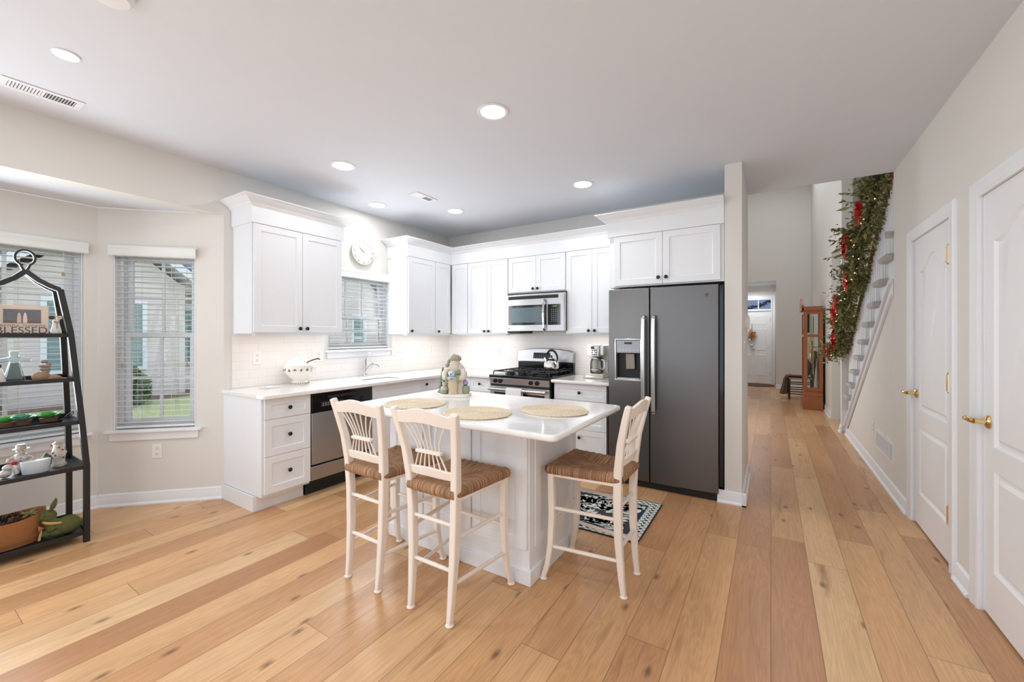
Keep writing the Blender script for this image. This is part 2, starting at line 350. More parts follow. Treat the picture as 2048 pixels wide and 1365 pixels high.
    def ball(s, c, r, seg=16, sc_=(1, 1, 1), jit=0., rot=None):
        c = Vector(c); n = seg // 2; V = [c + Vector((0, 0, -r * sc_[2]))]; 
        for i in range(1, n):
            th = -PI / 2 + PI * i / n
            for k in range(seg):
                a = 2 * PI * k / seg; j = 1 + random.uniform(-jit, jit)
                v = Vector((math.cos(th) * math.cos(a) * sc_[0], math.cos(th) * math.sin(a) * sc_[1], math.sin(th) * sc_[2])) * r * j
                if rot: v = rot @ v
                V.append(c + v)
        top = Vector((0, 0, r * sc_[2])); bot = Vector((0, 0, -r * sc_[2]))
        if rot: top = rot @ top; V[0] = c + rot @ bot
        V.append(c + top); L = len(V) - 1
        F = [(0, 1 + (k + 1) % seg, 1 + k) for k in range(seg)]
        for i in range(n - 2):
            F += [(1 + i * seg + k, 1 + i * seg + (k + 1) % seg, 1 + (i + 1) * seg + (k + 1) % seg, 1 + (i + 1) * seg + k) for k in range(seg)]
        F += [(L, 1 + (n - 2) * seg + k, 1 + (n - 2) * seg + (k + 1) % seg) for k in range(seg)]
        return s.mesh(V, F)
    def build(s, name, m=None, parent=None, bevel=0., seg=2, smooth=True, local=False, recalc=True, ang=35):
        if recalc: bmesh.ops.recalc_face_normals(s.bm, faces=s.bm.faces)
        me = bpy.data.meshes.new(name)
        if parent is not None and not local:
            s.bm.transform(WM[parent.name].inverted())
        s.bm.to_mesh(me); s.bm.free()
        for q in ([m] if m else s.mats): me.materials.append(q)
        if smooth:
            me.shade_smooth(); me.set_sharp_from_angle(angle=math.radians(ang))
        o = bpy.data.objects.new(name, me); C.objects.link(o)
        if parent is not None: o.parent = parent; WM[o.name] = WM[parent.name]
        else: WM[o.name] = Matrix.Identity(4)
        if bevel:
            b = o.modifiers.new('bevel', 'BEVEL'); b.width = bevel; b.segments = seg; b.limit_method = 'ANGLE'; b.angle_limit = math.radians(40); b.harden_normals = False
        return o
def thing(name, label, cat, loc=(0, 0, 0), rz=0., group=None):
    o = bpy.data.objects.new(name, None); C.objects.link(o); o.empty_display_size = .1
    o.location = loc; o.rotation_euler = (0, 0, rz)
    WM[o.name] = Matrix.Translation(loc) @ Matrix.Rotation(rz, 4, 'Z')
    return tag(o, label, cat, group)
def tag(o, label=None, cat=None, group=None, kind=None):
    if label: o['label'] = label
    if cat: o['category'] = cat
    if group: o['group'] = group
    if kind: o['kind'] = kind
    return o
def struct(o): o['kind'] = 'structure'; return o
KIDS = {}
def dup(root, loc, rz=0., label=None, group=None, keep_rot=False):
    r = root.copy(); C.objects.link(r); r.location = loc
    if not keep_rot: r.rotation_euler = (0, 0, rz)
    if label: r['label'] = label
    if group: r['group'] = group
    def rec(src, dst):
        for ch in [o for o in C.objects if o.parent == src]:
            c = ch.copy(); C.objects.link(c); c.parent = dst; rec(ch, c)
    rec(root, r)
    return r
# frames: (a, b, c) with a along the wall, b out of the wall, c up
FL = lambda a, b, c: (b, a, c)              # left run: a = y, b = x
FB = lambda a, b, c: (a, -b, c)             # back run: a = x, b = -y
FR = lambda a, b, c: (-b, a, c)             # right wall: a = y, b = -x
def text(name, s, size, o, u, v, m, parent=None, ext=.0005, align='CENTER'):
    """lettering lying on the plane o + u*x + v*y"""
    cu = bpy.data.curves.new(name, 'FONT'); cu.body = s; cu.size = size; cu.align_x = align; cu.align_y = 'CENTER'; cu.extrude = ext
    t = bpy.data.objects.new(name, cu); C.objects.link(t)
    dg = bpy.context.evaluated_depsgraph_get(); me = bpy.data.meshes.new_from_object(t.evaluated_get(dg))
    C.objects.unlink(t); bpy.data.objects.remove(t)
    u = Vector(u).normalized(); v = Vector(v).normalized(); n = u.cross(v)
    mt = Matrix((u, v, n)).transposed().to_4x4(); mt.translation = Vector(o)
    me.transform(mt)
    if parent: me.transform(WM[parent.name].inverted())
    me.materials.clear(); me.materials.append(m)
    ob = bpy.data.objects.new(name, me); C.objects.link(ob)
    if parent: ob.parent = parent
    WM[ob.name] = WM[parent.name] if parent else Matrix.Identity(4)
    return ob
def wall(name, fr, a0, a1, z0, z1, b, th, openings, m):
    """solid wall slab from b back to b-th with rectangular openings (a0,a1,z0,z1)"""
    mb = MB(); As = sorted({a0, a1} | {v for o in openings for v in o[:2]}); Zs = sorted({z0, z1} | {v for o in openings for v in o[2:]})
    for i in range(len(As) - 1):
        for j in range(len(Zs) - 1):
            ca, cz = (As[i] + As[i + 1]) / 2, (Zs[j] + Zs[j + 1]) / 2
            if any(o[0] < ca < o[1] and o[2] < cz < o[3] for o in openings): continue
            mb.box(As[i], b - th, Zs[j], As[i + 1], b, Zs[j + 1], fr)
    bmesh.ops.remove_doubles(mb.bm, verts=mb.bm.verts, dist=1e-5)
    # drop interior double faces
    seen = {}
    for f in list(mb.bm.faces):
        k = tuple(sorted(v.index for v in f.verts)) if False else tuple(sorted(tuple(round(q, 4) for q in v.co) for v in f.verts))
        seen.setdefault(k, []).append(f)
    kill = [f for fs in seen.values() if len(fs) > 1 for f in fs]
    bmesh.ops.delete(mb.bm, geom=kill, context='FACES')
    return struct(mb.build(name, m, smooth=False))

# ------------------------------------------------------------------ setting
XL, YB, XR, ZC = -3.87, 4.47, .88, 2.74
mb = MB(); mb.box(-5.2, -3.2, -.12, 2.2, 13.9, 0); struct(mb.build('floor', M['floor'], smooth=False))
# ceiling with openings for nothing: one slab over kitchen up to the header edge
mb = MB(); mb.box(-4.01, -3.2, ZC + .0003, 1.0, 4.67, ZC + .12); struct(mb.build('ceiling', M['ceil'], smooth=False))
wall('wall_left', FL, 1.63, 4.59, 0, ZC, XL, .14, [(2.585, 3.381, 1.2, 2.03)], M['wall'])
wall('wall_left_header', FL, -2.0, 1.63, 2.365, ZC, XL, .14, [], M['wall'])
wall('wall_left_rear', FL, -3.2, -2.0, 0, ZC, XL, .14, [(-3.0, -2.1, .4, 2.4)], M['wall'])
wall('wall_back', FB, -3.87, -.198, 0, ZC, -YB, .2, [], M['wall'])
# stub wall beside the fridge
mb = MB(); mb.box(-.318, 3.75, 0, -.195, 4.5, ZC); struct(mb.build('wall_stub', M['wall'], smooth=False))
D1 = (3.336, 4.12); D2 = (2.20, 2.965)
wall('wall_right', FR, -3.2, 4.67, 0, ZC, -XR, .13, [(D1[0], D1[1], 0, 2.05), (D2[0], D2[1], 0, 2.05)], M['wall'])
wall('wall_rear', lambda a, b, c: (a, b, c), -3.87, .88, 0, ZC, -3.0, .2, [(-3.6, .6, .05, 2.45)], M['wall'])
# bay: angled wall, far wall, mirrored angled wall, bay ceiling
bayc = Vector((-3.87, 1.63, 0)); bu = Vector((-1, -1, 0)).normalized(); bn = Vector((1, -1, 0)).normalized()
FBAY = lambda a, b, c: tuple(bayc + bu * a + bn * b + Vector((0, 0, c)))
S2 = (.205, .772)
wall('wall_bay_right', FBAY, 0, .877, 0, 2.365, 0, .14, [(S2[0], S2[1], .60, 2.03)], M['wall'])
XF = -4.49; YM = -1.38
wall('wall_bay_far', FL, YM, 1.01, 0, 2.365, XF, .14, [(YM + .085, .925, .60, 2.03)], M['wall'])
bayc2 = Vector((-4.49, YM, 0)); bu2 = Vector((1, -1, 0)).normalized(); bn2 = Vector((1, 1, 0)).normalized()
FBAY2 = lambda a, b, c: tuple(bayc2 + bu2 * a + bn2 * b + Vector((0, 0, c)))
wall('wall_bay_left', FBAY2, 0, .877, 0, 2.365, 0, .14, [], M['wall'])
mb = MB()
poly = [(-3.89, 1.61), (-4.49, 1.01), (-4.49, YM), (-3.89, YM - .60)]
mb.prism(poly, lambda x, y: (x, y, 2.366), lambda x, y: (x, y, 2.50)); struct(mb.build('ceiling_bay', M['ceil'], smooth=False))

# baseboards: profile swept along straight runs
def baseboard(name, p0, p1, n, e0=0., e1=0.):
    p0 = Vector((*p0, 0)); p1 = Vector((*p1, 0)); n = Vector((*n, 0)).normalized(); u = (p1 - p0).normalized()
    prof = [(0, 0), (.030, 0), (.030, .010), (.024, .018), (.016, .022), (.016, .070), (.012, .078), (.012, .088), (.006, .097), (0, .1)]
    mb = MB(); mb.prism(prof, lambda a, b: p0 - u * e0 + n * a + Vector((0, 0, b)), lambda a, b: p1 + u * e1 + n * a + Vector((0, 0, b)))
    return struct(mb.build(name, M['trim'], ang=30))
g = .0125
baseboard('baseboard_bay_right', (-3.87, 1.63), (-4.49, 1.01), (1, -1), 0, -.006)
baseboard('baseboard_bay_far', (-4.49, 1.01), (-4.49, YM), (1, 0), -.006, -.01)
baseboard('baseboard_right_hall', (XR, 4.205), (XR, 7.2), (-1, 0))
baseboard('baseboard_right_middle', (XR, 3.05), (XR, 3.25), (-1, 0))
baseboard('baseboard_right_rear', (XR, -3.0), (XR, 2.11), (-1, 0))
baseboard('baseboard_stub_front', (-.37, 3.75), (-.195, 3.75), (0, -1), 0, .03)
baseboard('baseboard_stub_side', (-.195, 3.72), (-.195, 4.62), (1, 0))

# ------------------------------------------------------------------ windows and blinds
def dh_window(idx, fr, a0, a1, z0, z1, meet, b0=-.055, nx=2, sill_ext=.05, sill=True, grid_rows=2):
    """double hung unit in the opening: frame, sashes, muntins, panes"""
    w = struct(bpy.data.objects.new('window_%d' % idx, None)); C.objects.link(w); WM[w.name] = Matrix.Identity(4)
    mb = MB(); t = .035
    mb.box(a0, b0 - .06, z0, a0 + t, b0, z1, fr); mb.box(a1 - t, b0 - .06, z0, a1, b0, z1, fr)
    mb.box(a0 + t, b0 - .06, z0, a1 - t, b0, z0 + t, fr); mb.box(a0 + t, b0 - .06, z1 - t, a1 - t, b0, z1, fr)
    mb.build('window_frame', M['trim'], w, bevel=.003)
    for nm, zz0, zz1, bb in (('upper_sash', meet - .02, z1 - t, b0 - .045), ('lower_sash', z0 + t, meet + .025, b0 - .018)):
        mb = MB(); q = .04; A0, A1 = a0 + t, a1 - t
        mb.box(A0, bb - .022, zz0, A0 + q, bb, zz1, fr); mb.box(A1 - q, bb - .022, zz0, A1, bb, zz1, fr)
        mb.box(A0 + q, bb - .022, zz0, A1 - q, bb, zz0 + q, fr); mb.box(A0 + q, bb - .022, zz1 - q, A1 - q, bb, zz1, fr)
        o = mb.build(nm, M['trim'], w, bevel=.002)
        mb = MB()
        for i in range(1, nx):
            c = A0 + q + (A1 - A0 - 2 * q) * i / nx; mb.box(c - .011, bb - .018, zz0 + q, c + .011, bb - .006, zz1 - q, fr)
        if grid_rows > 1:
            c = (zz0 + zz1) / 2; mb.box(A0 + q, bb - .017, c - .011, A1 - q, bb - .007, c + .011, fr)
        if len(mb.bm.faces): mb.build('muntin', M['trim'], o)
        mb = MB(); mb.box(A0 + q, bb - .013, zz0 + q, A1 - q, bb - .010, zz1 - q, fr); mb.build('pane', M['glass'], o, smooth=False)
    # jamb liner in white, around the reveal
    mb = MB()
    mb.box(a0 - .002, b0, z0, a0 + .006, 0, z1, fr); mb.box(a1 - .006, b0, z0, a1 + .002, 0, z1, fr); mb.box(a0, b0, z1 - .006, a1, 0, z1 + .002, fr)
    mb.build('jamb', M['trim'], w)
    if sill:
        mb = MB(); mb.box(a0 - sill_ext, .001, z0 - .022, a1 + sill_ext, .042, z0 + .002, fr); mb.box(a0, b0, z0 - .022, a1, .003, z0 + .002, fr)
        mb.build('window_sill', M['trim'], w, bevel=.006)
        mb = MB(); mb.box(a0 - sill_ext + .025, .001, z0 - .085, a1 + sill_ext - .025, .018, z0 - .0225, fr); mb.build('apron', M['trim'], w, bevel=.005)
    return w
def blind(label, fr, a0, a1, z0, z1, tilt=4., b=-.03, val=.055, cords=(.25, .75), tassels=((.12, .5), (.88, .8)), vext=.02, group='white slatted blinds'):
    o = fr((a0 + a1) / 2, b, z0)
    t = thing('window_blind', label, 'blind', o, 0, group)
    mb = MB(); A0, A1 = a0 - vext, a1 + vext
    prof = [(.002, z1 + .04), (.012, z1 + .045), (.03, z1 + .045), (.042, z1 + .035), (.046, z1 + .022), (.04, z1 + .012), (.04, z1 - .03), (.045, z1 - .038), (.04, z1 - .045), (.03, z1 - .045), (.028, z1 + .03), (.002, z1 + .03)]
    mb.prism(prof, lambda p, q: fr(A0, p, q), lambda p, q: fr(A1, p, q)); mb.build('valance', M['blind'], t, ang=50)
    mb = MB(); mb.box(a0 + .004, b - .022, z1 - .045, a1 - .004, b + .022, z1 - .005, fr); mb.build('head_rail', M['blind'], t)
    pitch = .0435; n = int((z1 - .06 - z0 - .05) / pitch); mb = MB(); ca, sa = math.cos(math.radians(tilt)), math.sin(math.radians(tilt))
    for i in range(n + 1):
        z = z0 + .05 + i * pitch; h = .0235
        pts = []
        for e in (a0 + .008, a1 - .008):
            for k, q in ((-1, 0), (0, .0025), (1, 0)):
                pts.append(fr(e, b + k * h * ca, z + k * h * sa + q)); pts.append(fr(e, b + k * h * ca, z + k * h * sa + q - .0022))
        mb.mesh(pts, [(0, 2, 8, 6), (2, 4, 10, 8), (1, 7, 9, 3), (3, 9, 11, 5), (0, 6, 7, 1), (4, 5, 11, 10), (0, 1, 3, 2), (2, 3, 5, 4), (6, 8, 9, 7), (8, 10, 11, 9)])
    mb.build('slats', M['blind'], t)
    mb = MB(); mb.box(a0 + .006, b - .025, z0 + .006, a1 - .006, b + .025, z0 + .024, fr); mb.build('bottom_rail', M['blind'], t, bevel=.004)
    for k in cords:
        mb = MB(); a = a0 + (a1 - a0) * k
        for q in (-.028, .028): mb.tube([fr(a, b + q, z0 + .01), fr(a, b + q, z1 - .01)], .0012, 5)
        mb.build('ladder_cord', M['cord'], t)
    for k, zf in tassels:
        a = a0 + (a1 - a0) * k; zt = z0 + (z1 - z0) * zf
        mb = MB(); mb.tube([fr(a, b + .034, zt), fr(a, b + .034, z1 - .02)], .0011, 5); mb.build('pull_cord', M['cord'], t)
        mb = MB(); mb.lathe(fr(a, b + .034, zt - .03), [(.006, 0), (.009, .004), (.007, .022), (.002, .032)], 10); mb.build('tassel', M['tassel'], t)
    return t
FLF = lambda a, b, c: (XF + b, a, c)
FLW = lambda a, b, c: (XL + b, a, c)
dh_window(1, FLF, YM + .085, .925, .60, 2.03, 1.355, nx=7)
dh_window(2, FBAY, S2[0], S2[1], .60, 2.03, 1.355)
dh_window(3, FLW, 2.585, 3.381, 1.2, 2.03, 1.55, sill_ext=.04, nx=3)
blind('wide white slatted blind behind the black shelf stand', FLF, YM + .09, .92, .605, 2.03, cords=(.1, .3, .5, .7, .86, .96), tassels=((.955, .86),), vext=.03)
blind('white slatted blind on the narrow angled bay window', FBAY, S2[0] + .004, S2[1] - .004, .605, 2.03, cords=(.3, .72), tassels=((.1, .86), (.1, .37), (.9, .37)))
blind('small white slatted blind over the kitchen sink', FLW, 2.59, 3.377, 1.205, 2.03, cords=(.2, .5, .8), tassels=((.93, .86),), val=.05, vext=.02)

# ------------------------------------------------------------------ right wall doors
def arch_panel(mb, fr, a0, a1, z0, z1, b, d=.012, w=.045, arch=.10, n=16):
    """raised panel: sunk sloped groove with raised field; top follows an ogee arch"""
    def outline(off):
        A0, A1, Z0 = a0 + off, a1 - off, z0 + off; P = [(A0, Z0), (A1, Z0)]
        for i in range(n + 1):
            k = 1 - i / n; a = A0 + (A1 - A0) * k
            s = min(1, max(0, (k - .08) / .84)); P.append((a, z1 - off - arch + arch * (0.5 - 0.5 * math.cos(2 * PI * s)) ** .8))
        return P
    o0, o1, o2, o3 = outline(0), outline(.012), outline(w * .6), outline(w)
    rings = []
    for P, bb in ((o0, b), (o1, b - d), (o2, b - d), (o3, b - .002)):
        rings.append([mb.bm.verts.new(fr(a, bb, z)) for a, z in P])
    m = len(o0)
    for r in range(3):
        for i in range(m):
            j = (i + 1) % m; mb.bm.faces.new([rings[r][i], rings[r][j], rings[r + 1][j], rings[r + 1][i]])
    mb.bm.faces.new(rings[3])
    return [(a, z) for a, z in o0]
def moulded_door(idx, fr, a0, a1, z1, b, hinge_side, arch=True):
    d = bpy.data.objects.new('door_%d' % idx, None); C.objects.link(d); struct(d); WM[d.name] = Matrix.Identity(4)
    mb = MB(); A0, A1, Z0, Z1 = a0 + .004, a1 - .004, .012, z1 - .004
    wd = A1 - A0; mid = None
    pans = [(A0 + .115, A1 - .115, .235, .715, 0.), (A0 + .115, A1 - .115, .83, 1.905, .10)]
    outl = [arch_panel(mb, fr, p[0], p[1], p[2], p[3], b, arch=p[4]) for p in pans]
    # face strips around the panels, following the arch on the top one
    f = lambda *pts: mb.quad([fr(a, b, z) for a, z in pts])
    p0, p1 = pans
    f((A0, Z0), (p0[0], Z0), (p0[0], Z1), (A0, Z1)); f((p0[1], Z0), (A1, Z0), (A1, Z1), (p0[1], Z1))
    f((p0[0], Z0), (p0[1], Z0), (p0[1], p0[2]), (p0[0], p0[2])); f((p0[0], p0[3]), (p0[1], p0[3]), (p0[1], p1[2]), (p0[0], p1[2]))
    top = outl[1][2:]
    for i in range(len(top) - 1):
        (xa, za), (xb, zb) = top[i], top[i + 1]; f((xb, zb), (xa, za), (xa, Z1), (xb, Z1))
    mb.box(A0, b - .04, Z0, A1, b - .0135, Z1, fr)
    slab = mb.build('door_slab', M['door'], d, ang=25, recalc=False)
    mb = MB()
    # jamb and casing
    prof = [(0, 0), (0, .012), (.012, .017), (.03, .013), (.055, .02), (.072, .02), (.078, .012), (.078, 0)]
    w0 = -XR
    mb.prism(prof, lambda t, h: fr(a0 + .006 - t, w0 + h, 0), lambda t, h: fr(a0 + .006 - t, w0 + h, z1 - .006 + t))
    mb.prism(prof, lambda t, h: fr(a1 - .006 + t, w0 + h, 0), lambda t, h: fr(a1 - .006 + t, w0 + h, z1 - .006 + t))
    mb.prism(prof, lambda t, h: fr(a0 + .006 - t, w0 + h, z1 - .006 + t), lambda t, h: fr(a1 - .006 + t, w0 + h, z1 - .006 + t))
    mb.box(a0 - .001, w0 - .12, 0, a0 + .003, w0 + .001, z1, fr); mb.box(a1 - .003, w0 - .12, 0, a1 + .001, w0 + .001, z1, fr); mb.box(a0, w0 - .12, z1 - .003, a1, w0 + .001, z1 + .001, fr)
    mb.build('door_casing', M['trim'], d, ang=40)
    ha = a0 + .046 if hinge_side < 0 else a1 - .046
    for z in (1.83, 1.08, .31):
        mb = MB(); mb.tube([fr(ha, b + .012, z - .05), fr(ha, b + .012, z + .05)], .009, 10); mb.box(ha - .022, b + .0005, z - .045, ha + .022, b + .006, z + .045, fr)
        mb.lathe(fr(ha, b + .012, z + .05), [(.007, 0), (.008, .004), (.003, .01)], 10); mb.lathe(fr(ha, b + .012, z - .06), [(.003, 0), (.008, .006), (.007, .01)], 10)
        tag(mb.build('hinge', M['brass'], d), 'brass hinge')
    la = a1 - .07 if hinge_side < 0 else a0 + .07; s = 1 if hinge_side < 0 else -1
    z = .94; mb = MB(); ax = fr(0, 1, 0); ax = Vector(ax)
    mb.lathe(fr(la, b, z), [(.001, -.0), (.033, 0), (.033, .004), (.026, .012), (.013, .016), (.011, .05), (.001, .05)], 20, '-x')
    mb.tube([fr(la, b + .05, z), fr(la + s * .02, b + .062, z + .004), fr(la + s * .06, b + .062, z + .006), fr(la + s * .095, b + .056, z - .002), fr(la + s * .11, b + .054, z - .006)], [.013, .0125, .011, .0105, .008], 12)
    tag(mb.build('door_handle', M['brass'], d), 'brass lever handle')
    return d
moulded_door(1, FR, D1[0], D1[1], 2.05, -XR - .008, -1)
moulded_door(2, FR, D2[0], D2[1], 2.05, -XR - .008, -1)

# return air grille and outlet low on the right wall
t = thing('wall_vent', 'white louvred return vent low on the right wall', 'vent', (XR, 5.0, .26))
va0, va1, vz0, vz1 = 4.66, 5.35, .262, .440
mb = MB(); q = .022
mb.box(va0, -XR, vz0, va0 + q, -XR + .006, vz1, FR); mb.box(va1 - q, -XR, vz0, va1, -XR + .006, vz1, FR); mb.box(va0 + q, -XR, vz0, va1 - q, -XR + .006, vz0 + q, FR); mb.box(va0 + q, -XR, vz1 - q, va1 - q, -XR + .006, vz1, FR)
for i in range(1, 5): 
    c = va0 + q + (va1 - va0 - 2 * q) * i / 5; mb.box(c - .006, -XR, vz0 + q, c + .006, -XR + .005, vz1 - q, FR)
mb.build('frame', M['trim'], t)
mb = MB(); mb.box(va0 + q, -XR + .0002, vz0 + q, va1 - q, -XR + .0008, vz1 - q, FR); mb.build('backing', M['slot'], t)
mb = MB(); n = 14
for i in range(n):
    z = vz0 + q + (vz1 - vz0 - 2 * q) * (i + .5) / n
    mb.box(va0 + q, -XR + .001, z - .0030, va1 - q, -XR + .0045, z + .0026, FR)
mb.build('slats', M['trim'], t)

def outlet(label, o, u, n, kind='outlet', w=.07, h=.115):
    """wall plate centred at o, u along the wall, n out of it"""
    o = Vector(o); u = Vector(u).normalized(); n = Vector(n).normalized(); k = Vector((0, 0, 1))
    t = thing('wall_outlet' if kind == 'outlet' else 'wall_switch', label, 'outlet' if kind == 'outlet' else 'switch', o)
    mb = MB(); mb.obox(o + n * .003, u, n, k, w / 2, .003, h / 2); mb.build('cover_plate', M['plate'], t, bevel=.002)
    if kind == 'outlet':
        for s in (-1, 1):
            mb = MB(); c = o + k * s * .022; mb.obox(c + n * .0068, u, n, k, .014, .0012, .014); so = mb.build('socket', M['plate'], t, bevel=.001)
            mb = MB()
            for q in (-.006, .006): mb.obox(c + n * .0084 + u * q + k * .003, u, n, k, .0012, .0004, .004)
            mb.obox(c + n * .0084 - k * .008, u, n, k, .0022, .0004, .0022); mb.build('slot', M['slot'], so)
    else:
        cnt = max(1, round(w / .05) - 0) if w > .09 else 1
        for i in range(cnt):
            off = (i - (cnt - 1) / 2) * .046; mb = MB(); mb.obox(o + n * .010 + u * off, u, n, k, .005, .006, .011); mb.build('toggle', M['plate'], t, bevel=.001)
    return t
outlet('wall outlet under the narrow bay window', tuple(bayc + bu * .475 + Vector((0, 0, .42))), bu, bn)
outlet('outlet plate low on the right wall before the vent', (XR, 5.48, .42), (0, 1, 0), (-1, 0, 0))

# ------------------------------------------------------------------ kitchen cabinets
def shaker(mb, fr, a0, a1, z0, z1, b, rail=.055, th=.02, d=.008):
    """shaker door or drawer front: flat frame around a recessed panel, front face at b"""
    r = min(rail, (a1 - a0) * .3, (z1 - z0) * .3)
    O = [(a0, z0), (a1, z0), (a1, z1), (a0, z1)]; I = [(a0 + r, z0 + r), (a1 - r, z0 + r), (a1 - r, z1 - r), (a0 + r, z1 - r)]
    I2 = [(a0 + r + .003, z0 + r + .003), (a1 - r - .003, z0 + r + .003), (a1 - r - .003, z1 - r - .003), (a0 + r + .003, z1 - r - .003)]
    P = [fr(a, b, z) for a, z in O] + [fr(a, b, z) for a, z in I] + [fr(a, b - d, z) for a, z in I2] + [fr(a, b - th, z) for a, z in O]
    F = []
    for i in range(4):
        j = (i + 1) % 4; F += [(i, j, 4 + j, 4 + i), (4 + i, 4 + j, 8 + j, 8 + i), (i, 12 + i, 12 + j, j)]
    F += [(8, 9, 10, 11), (15, 14, 13, 12)]
    return mb.mesh(P, F)
def knob(fr, a, b, z, parent):
    ax = {FL: 'x', FB: '-y'}[fr]
    mb = MB(); mb.lathe(fr(a, b, z), [(.006, 0), (.0055, .012), (.008, .016), (.0155, .020), (.0165, .025), (.013, .030), (.004, .032)], 18, ax)
    return mb.build('knob', M['knob'], parent)
def add_door(fr, parent, a0, a1, z0, z1, b, kn=None, name='door', rail=.055):
    mb = MB(); shaker(mb, fr, a0 + .0015, a1 - .0015, z0, z1, b, rail)
    o = mb.build(name, M['cab'], parent, bevel=.0012, seg=1)
    if kn: knob(fr, kn[0], b, kn[1], o)
    return o
G = 'white base cabinets'
ZB, ZT = .138, .868
def base_unit(label, fr, a0, a1, bback, bface, fronts, toe=.11):
    c = fr((a0 + a1) / 2, bback, 0)
    t = thing('base_cabinet', label, 'cabinet', c, 0, G)
    mb = MB(); mb.box(a0, bback, .118, a1, bface - .021, ZT, fr); mb.build('carcass', M['cab'], t)
    mb = MB(); mb.box(a0, bback, 0, a1, bface - toe, .118, fr); mb.build('toe_kick', M['cab'], t)
    for kind, z0, z1, kn in fronts:
        add_door(fr, t, a0, a1, z0 + .0015, z1 - .0015, bface, kn, kind)
    return t
BF = -3.25                                     # face of the left run
yk = (1.645 + 2.015) / 2
t = base_unit('three-drawer white base cabinet at the open end of the counter', FL, 1.645, 2.015, XL, BF,
          [('drawer', .138, .424, (yk, .29)), ('drawer', .424, .708, (yk, .575)), ('drawer', .708, .865, (yk, .787))])
# finished end panel with its own base board
mb = MB(); mb.box(1.628, XL + .001, .119, 1.6445, BF - .021, ZT, FL); mb.box(1.612, XL + .001, 0, 1.628, BF - .105, .118, FL); mb.box(1.628, BF - .1095, 0, 2.01, BF - .100, .118, FL)
mb.build('end_panel', M['cab'], t, bevel=.0015)
t = base_unit('wide white sink cabinet with a false drawer front under the sink', FL, 2.64, 3.309, XL, BF,
          [('panel', .708, .865, None)])
add_door(FL, t, 2.64, 2.974, .1395, .7065, BF, (2.94, .66)); add_door(FL, t, 2.974, 3.309, .1395, .7065, BF, (3.01, .66))
t = base_unit('white corner base cabinet with one small drawer right of the sink', FL, 3.309, 3.83, XL, BF,
          [('drawer', .708, .865, (3.363, .811)), ('door', .138, .708, (3.363, .66))])
BB = -3.83
t = base_unit('narrow white base cabinet with a small drawer left of the range', FB, -2.99, -2.69, -YB, BB,
          [('drawer', .708, .865, (-2.84, .795)), ('door', .138, .708, (-2.74, .66))])
mb = MB(); mb.box(-3.25, -YB + .3, .118, -2.992, BB, .868, FB); mb.build('corner_filler', M['cab'], t)
t = base_unit('three-drawer white base cabinet between range and refrigerator', FB, -1.895, -1.335, -YB, BB,
          [('drawer', .138, .415, (-1.61, .34)), ('drawer', .415, .703, (-1.61, .56)), ('drawer', .703, .865, (-1.61, .784))])

# dishwasher
t = thing('dishwasher', 'black and stainless dishwasher set between white base cabinets', 'dishwasher', (XL + .3, 2.33, 0))
mb = MB(); mb.box(2.02, XL + .02, .10, 2.635, BF - .03, .866, FL); mb.build('tub', M['blackmatt'], t)
mb = MB(); mb.box(2.022, BF - .03, .705, 2.633, BF + .006, .866, FL); mb.box(2.022, BF + .006, .72, 2.633, BF + .010, .80, FL); cp = mb.build('control_panel', M['blackgloss'], t, bevel=.003)
mb = MB(); mb.box(2.10, BF + .0105, .745, 2.32, BF + .0115, .79, FL); mb.build('button_strip', M['blackmatt'], cp)
for i in range(9):
    pass
mb = MB()
for i in range(8):
    for zz in (.757, .772): mb.box(2.115 + i * .024, BF + .0116, zz, 2.128 + i * .024, BF + .0122, zz + .003, FL)
mb.build('button_marks', M['plate'], cp)
mb = MB(); mb.lathe((BF + .011, 2.53, .762), [(.026, 0), (.024, .012), (.02, .018), (.001, .018)], 24, 'x'); mb.build('dial', M['blackmatt'], cp)
mb = MB(); mb.box(2.16, BF + .011, .812, 2.50, BF + .016, .838, FL); mb.build('latch_grip', M['blackmatt'], cp, bevel=.003)
mb = MB(); mb.box(2.022, BF - .03, .268, 2.633, BF + .004, .700, FL); mb.build('door_panel', M['steel'], t, bevel=.003)
mb = MB(); mb.box(2.022, BF - .03, .135, 2.633, BF - .002, .252, FL); mb.build('lower_panel', M['steel'], t, bevel=.003)
mb = MB(); mb.box(2.022, XL + .03, 0, 2.633, BF - .09, .13, FL); mb.build('kick_plate', M['blackmatt'], t)

# island
IX0, IX1, IY0, IY1 = -2.19, -1.105, 1.937, 2.55
t = thing('kitchen_island', 'white panelled kitchen island body standing on the oak floor', 'island', ((IX0 + IX1) / 2, (IY0 + IY1) / 2, 0))
mb = MB(); mb.box(IX0, IY0, 0, IX1, IY1, .8685); mb.build('body', M['cab'], t, bevel=.002)
mb = MB(); mb.box(IX0 - .012, IY0 - .012, 0, IX1 + .012, IY1 + .012, .085); mb.build('base_moulding', M['cab'], t, bevel=.004)
for a0, a1 in ((-2.185, -1.885), (-1.875, -1.497), (-1.487, -1.125)):
    mb = MB(); shaker(mb, FB, a0, a1, .19, .862, -IY0 + .014, rail=.06, th=.0135); mb.build('front_panel', M['cab'], t, bevel=.0015, seg=1)
FRI = lambda a, b, c: (b, a, c)
mb = MB(); shaker(mb, FRI, IY0 + .05, IY1 - .01, .19, .862, IX1 + .010, rail=.06, th=.0095); mb.build('side_panel', M['cab'], t, bevel=.0015, seg=1)
mb = MB()
for q in (0, .018): mb.box(IX1 - .04 + q, IY0 - .016, .19, IX1 - .028 + q, IY0 - .0003, .845)
mb.build('corner_moulding', M['cab'], t, bevel=.003)
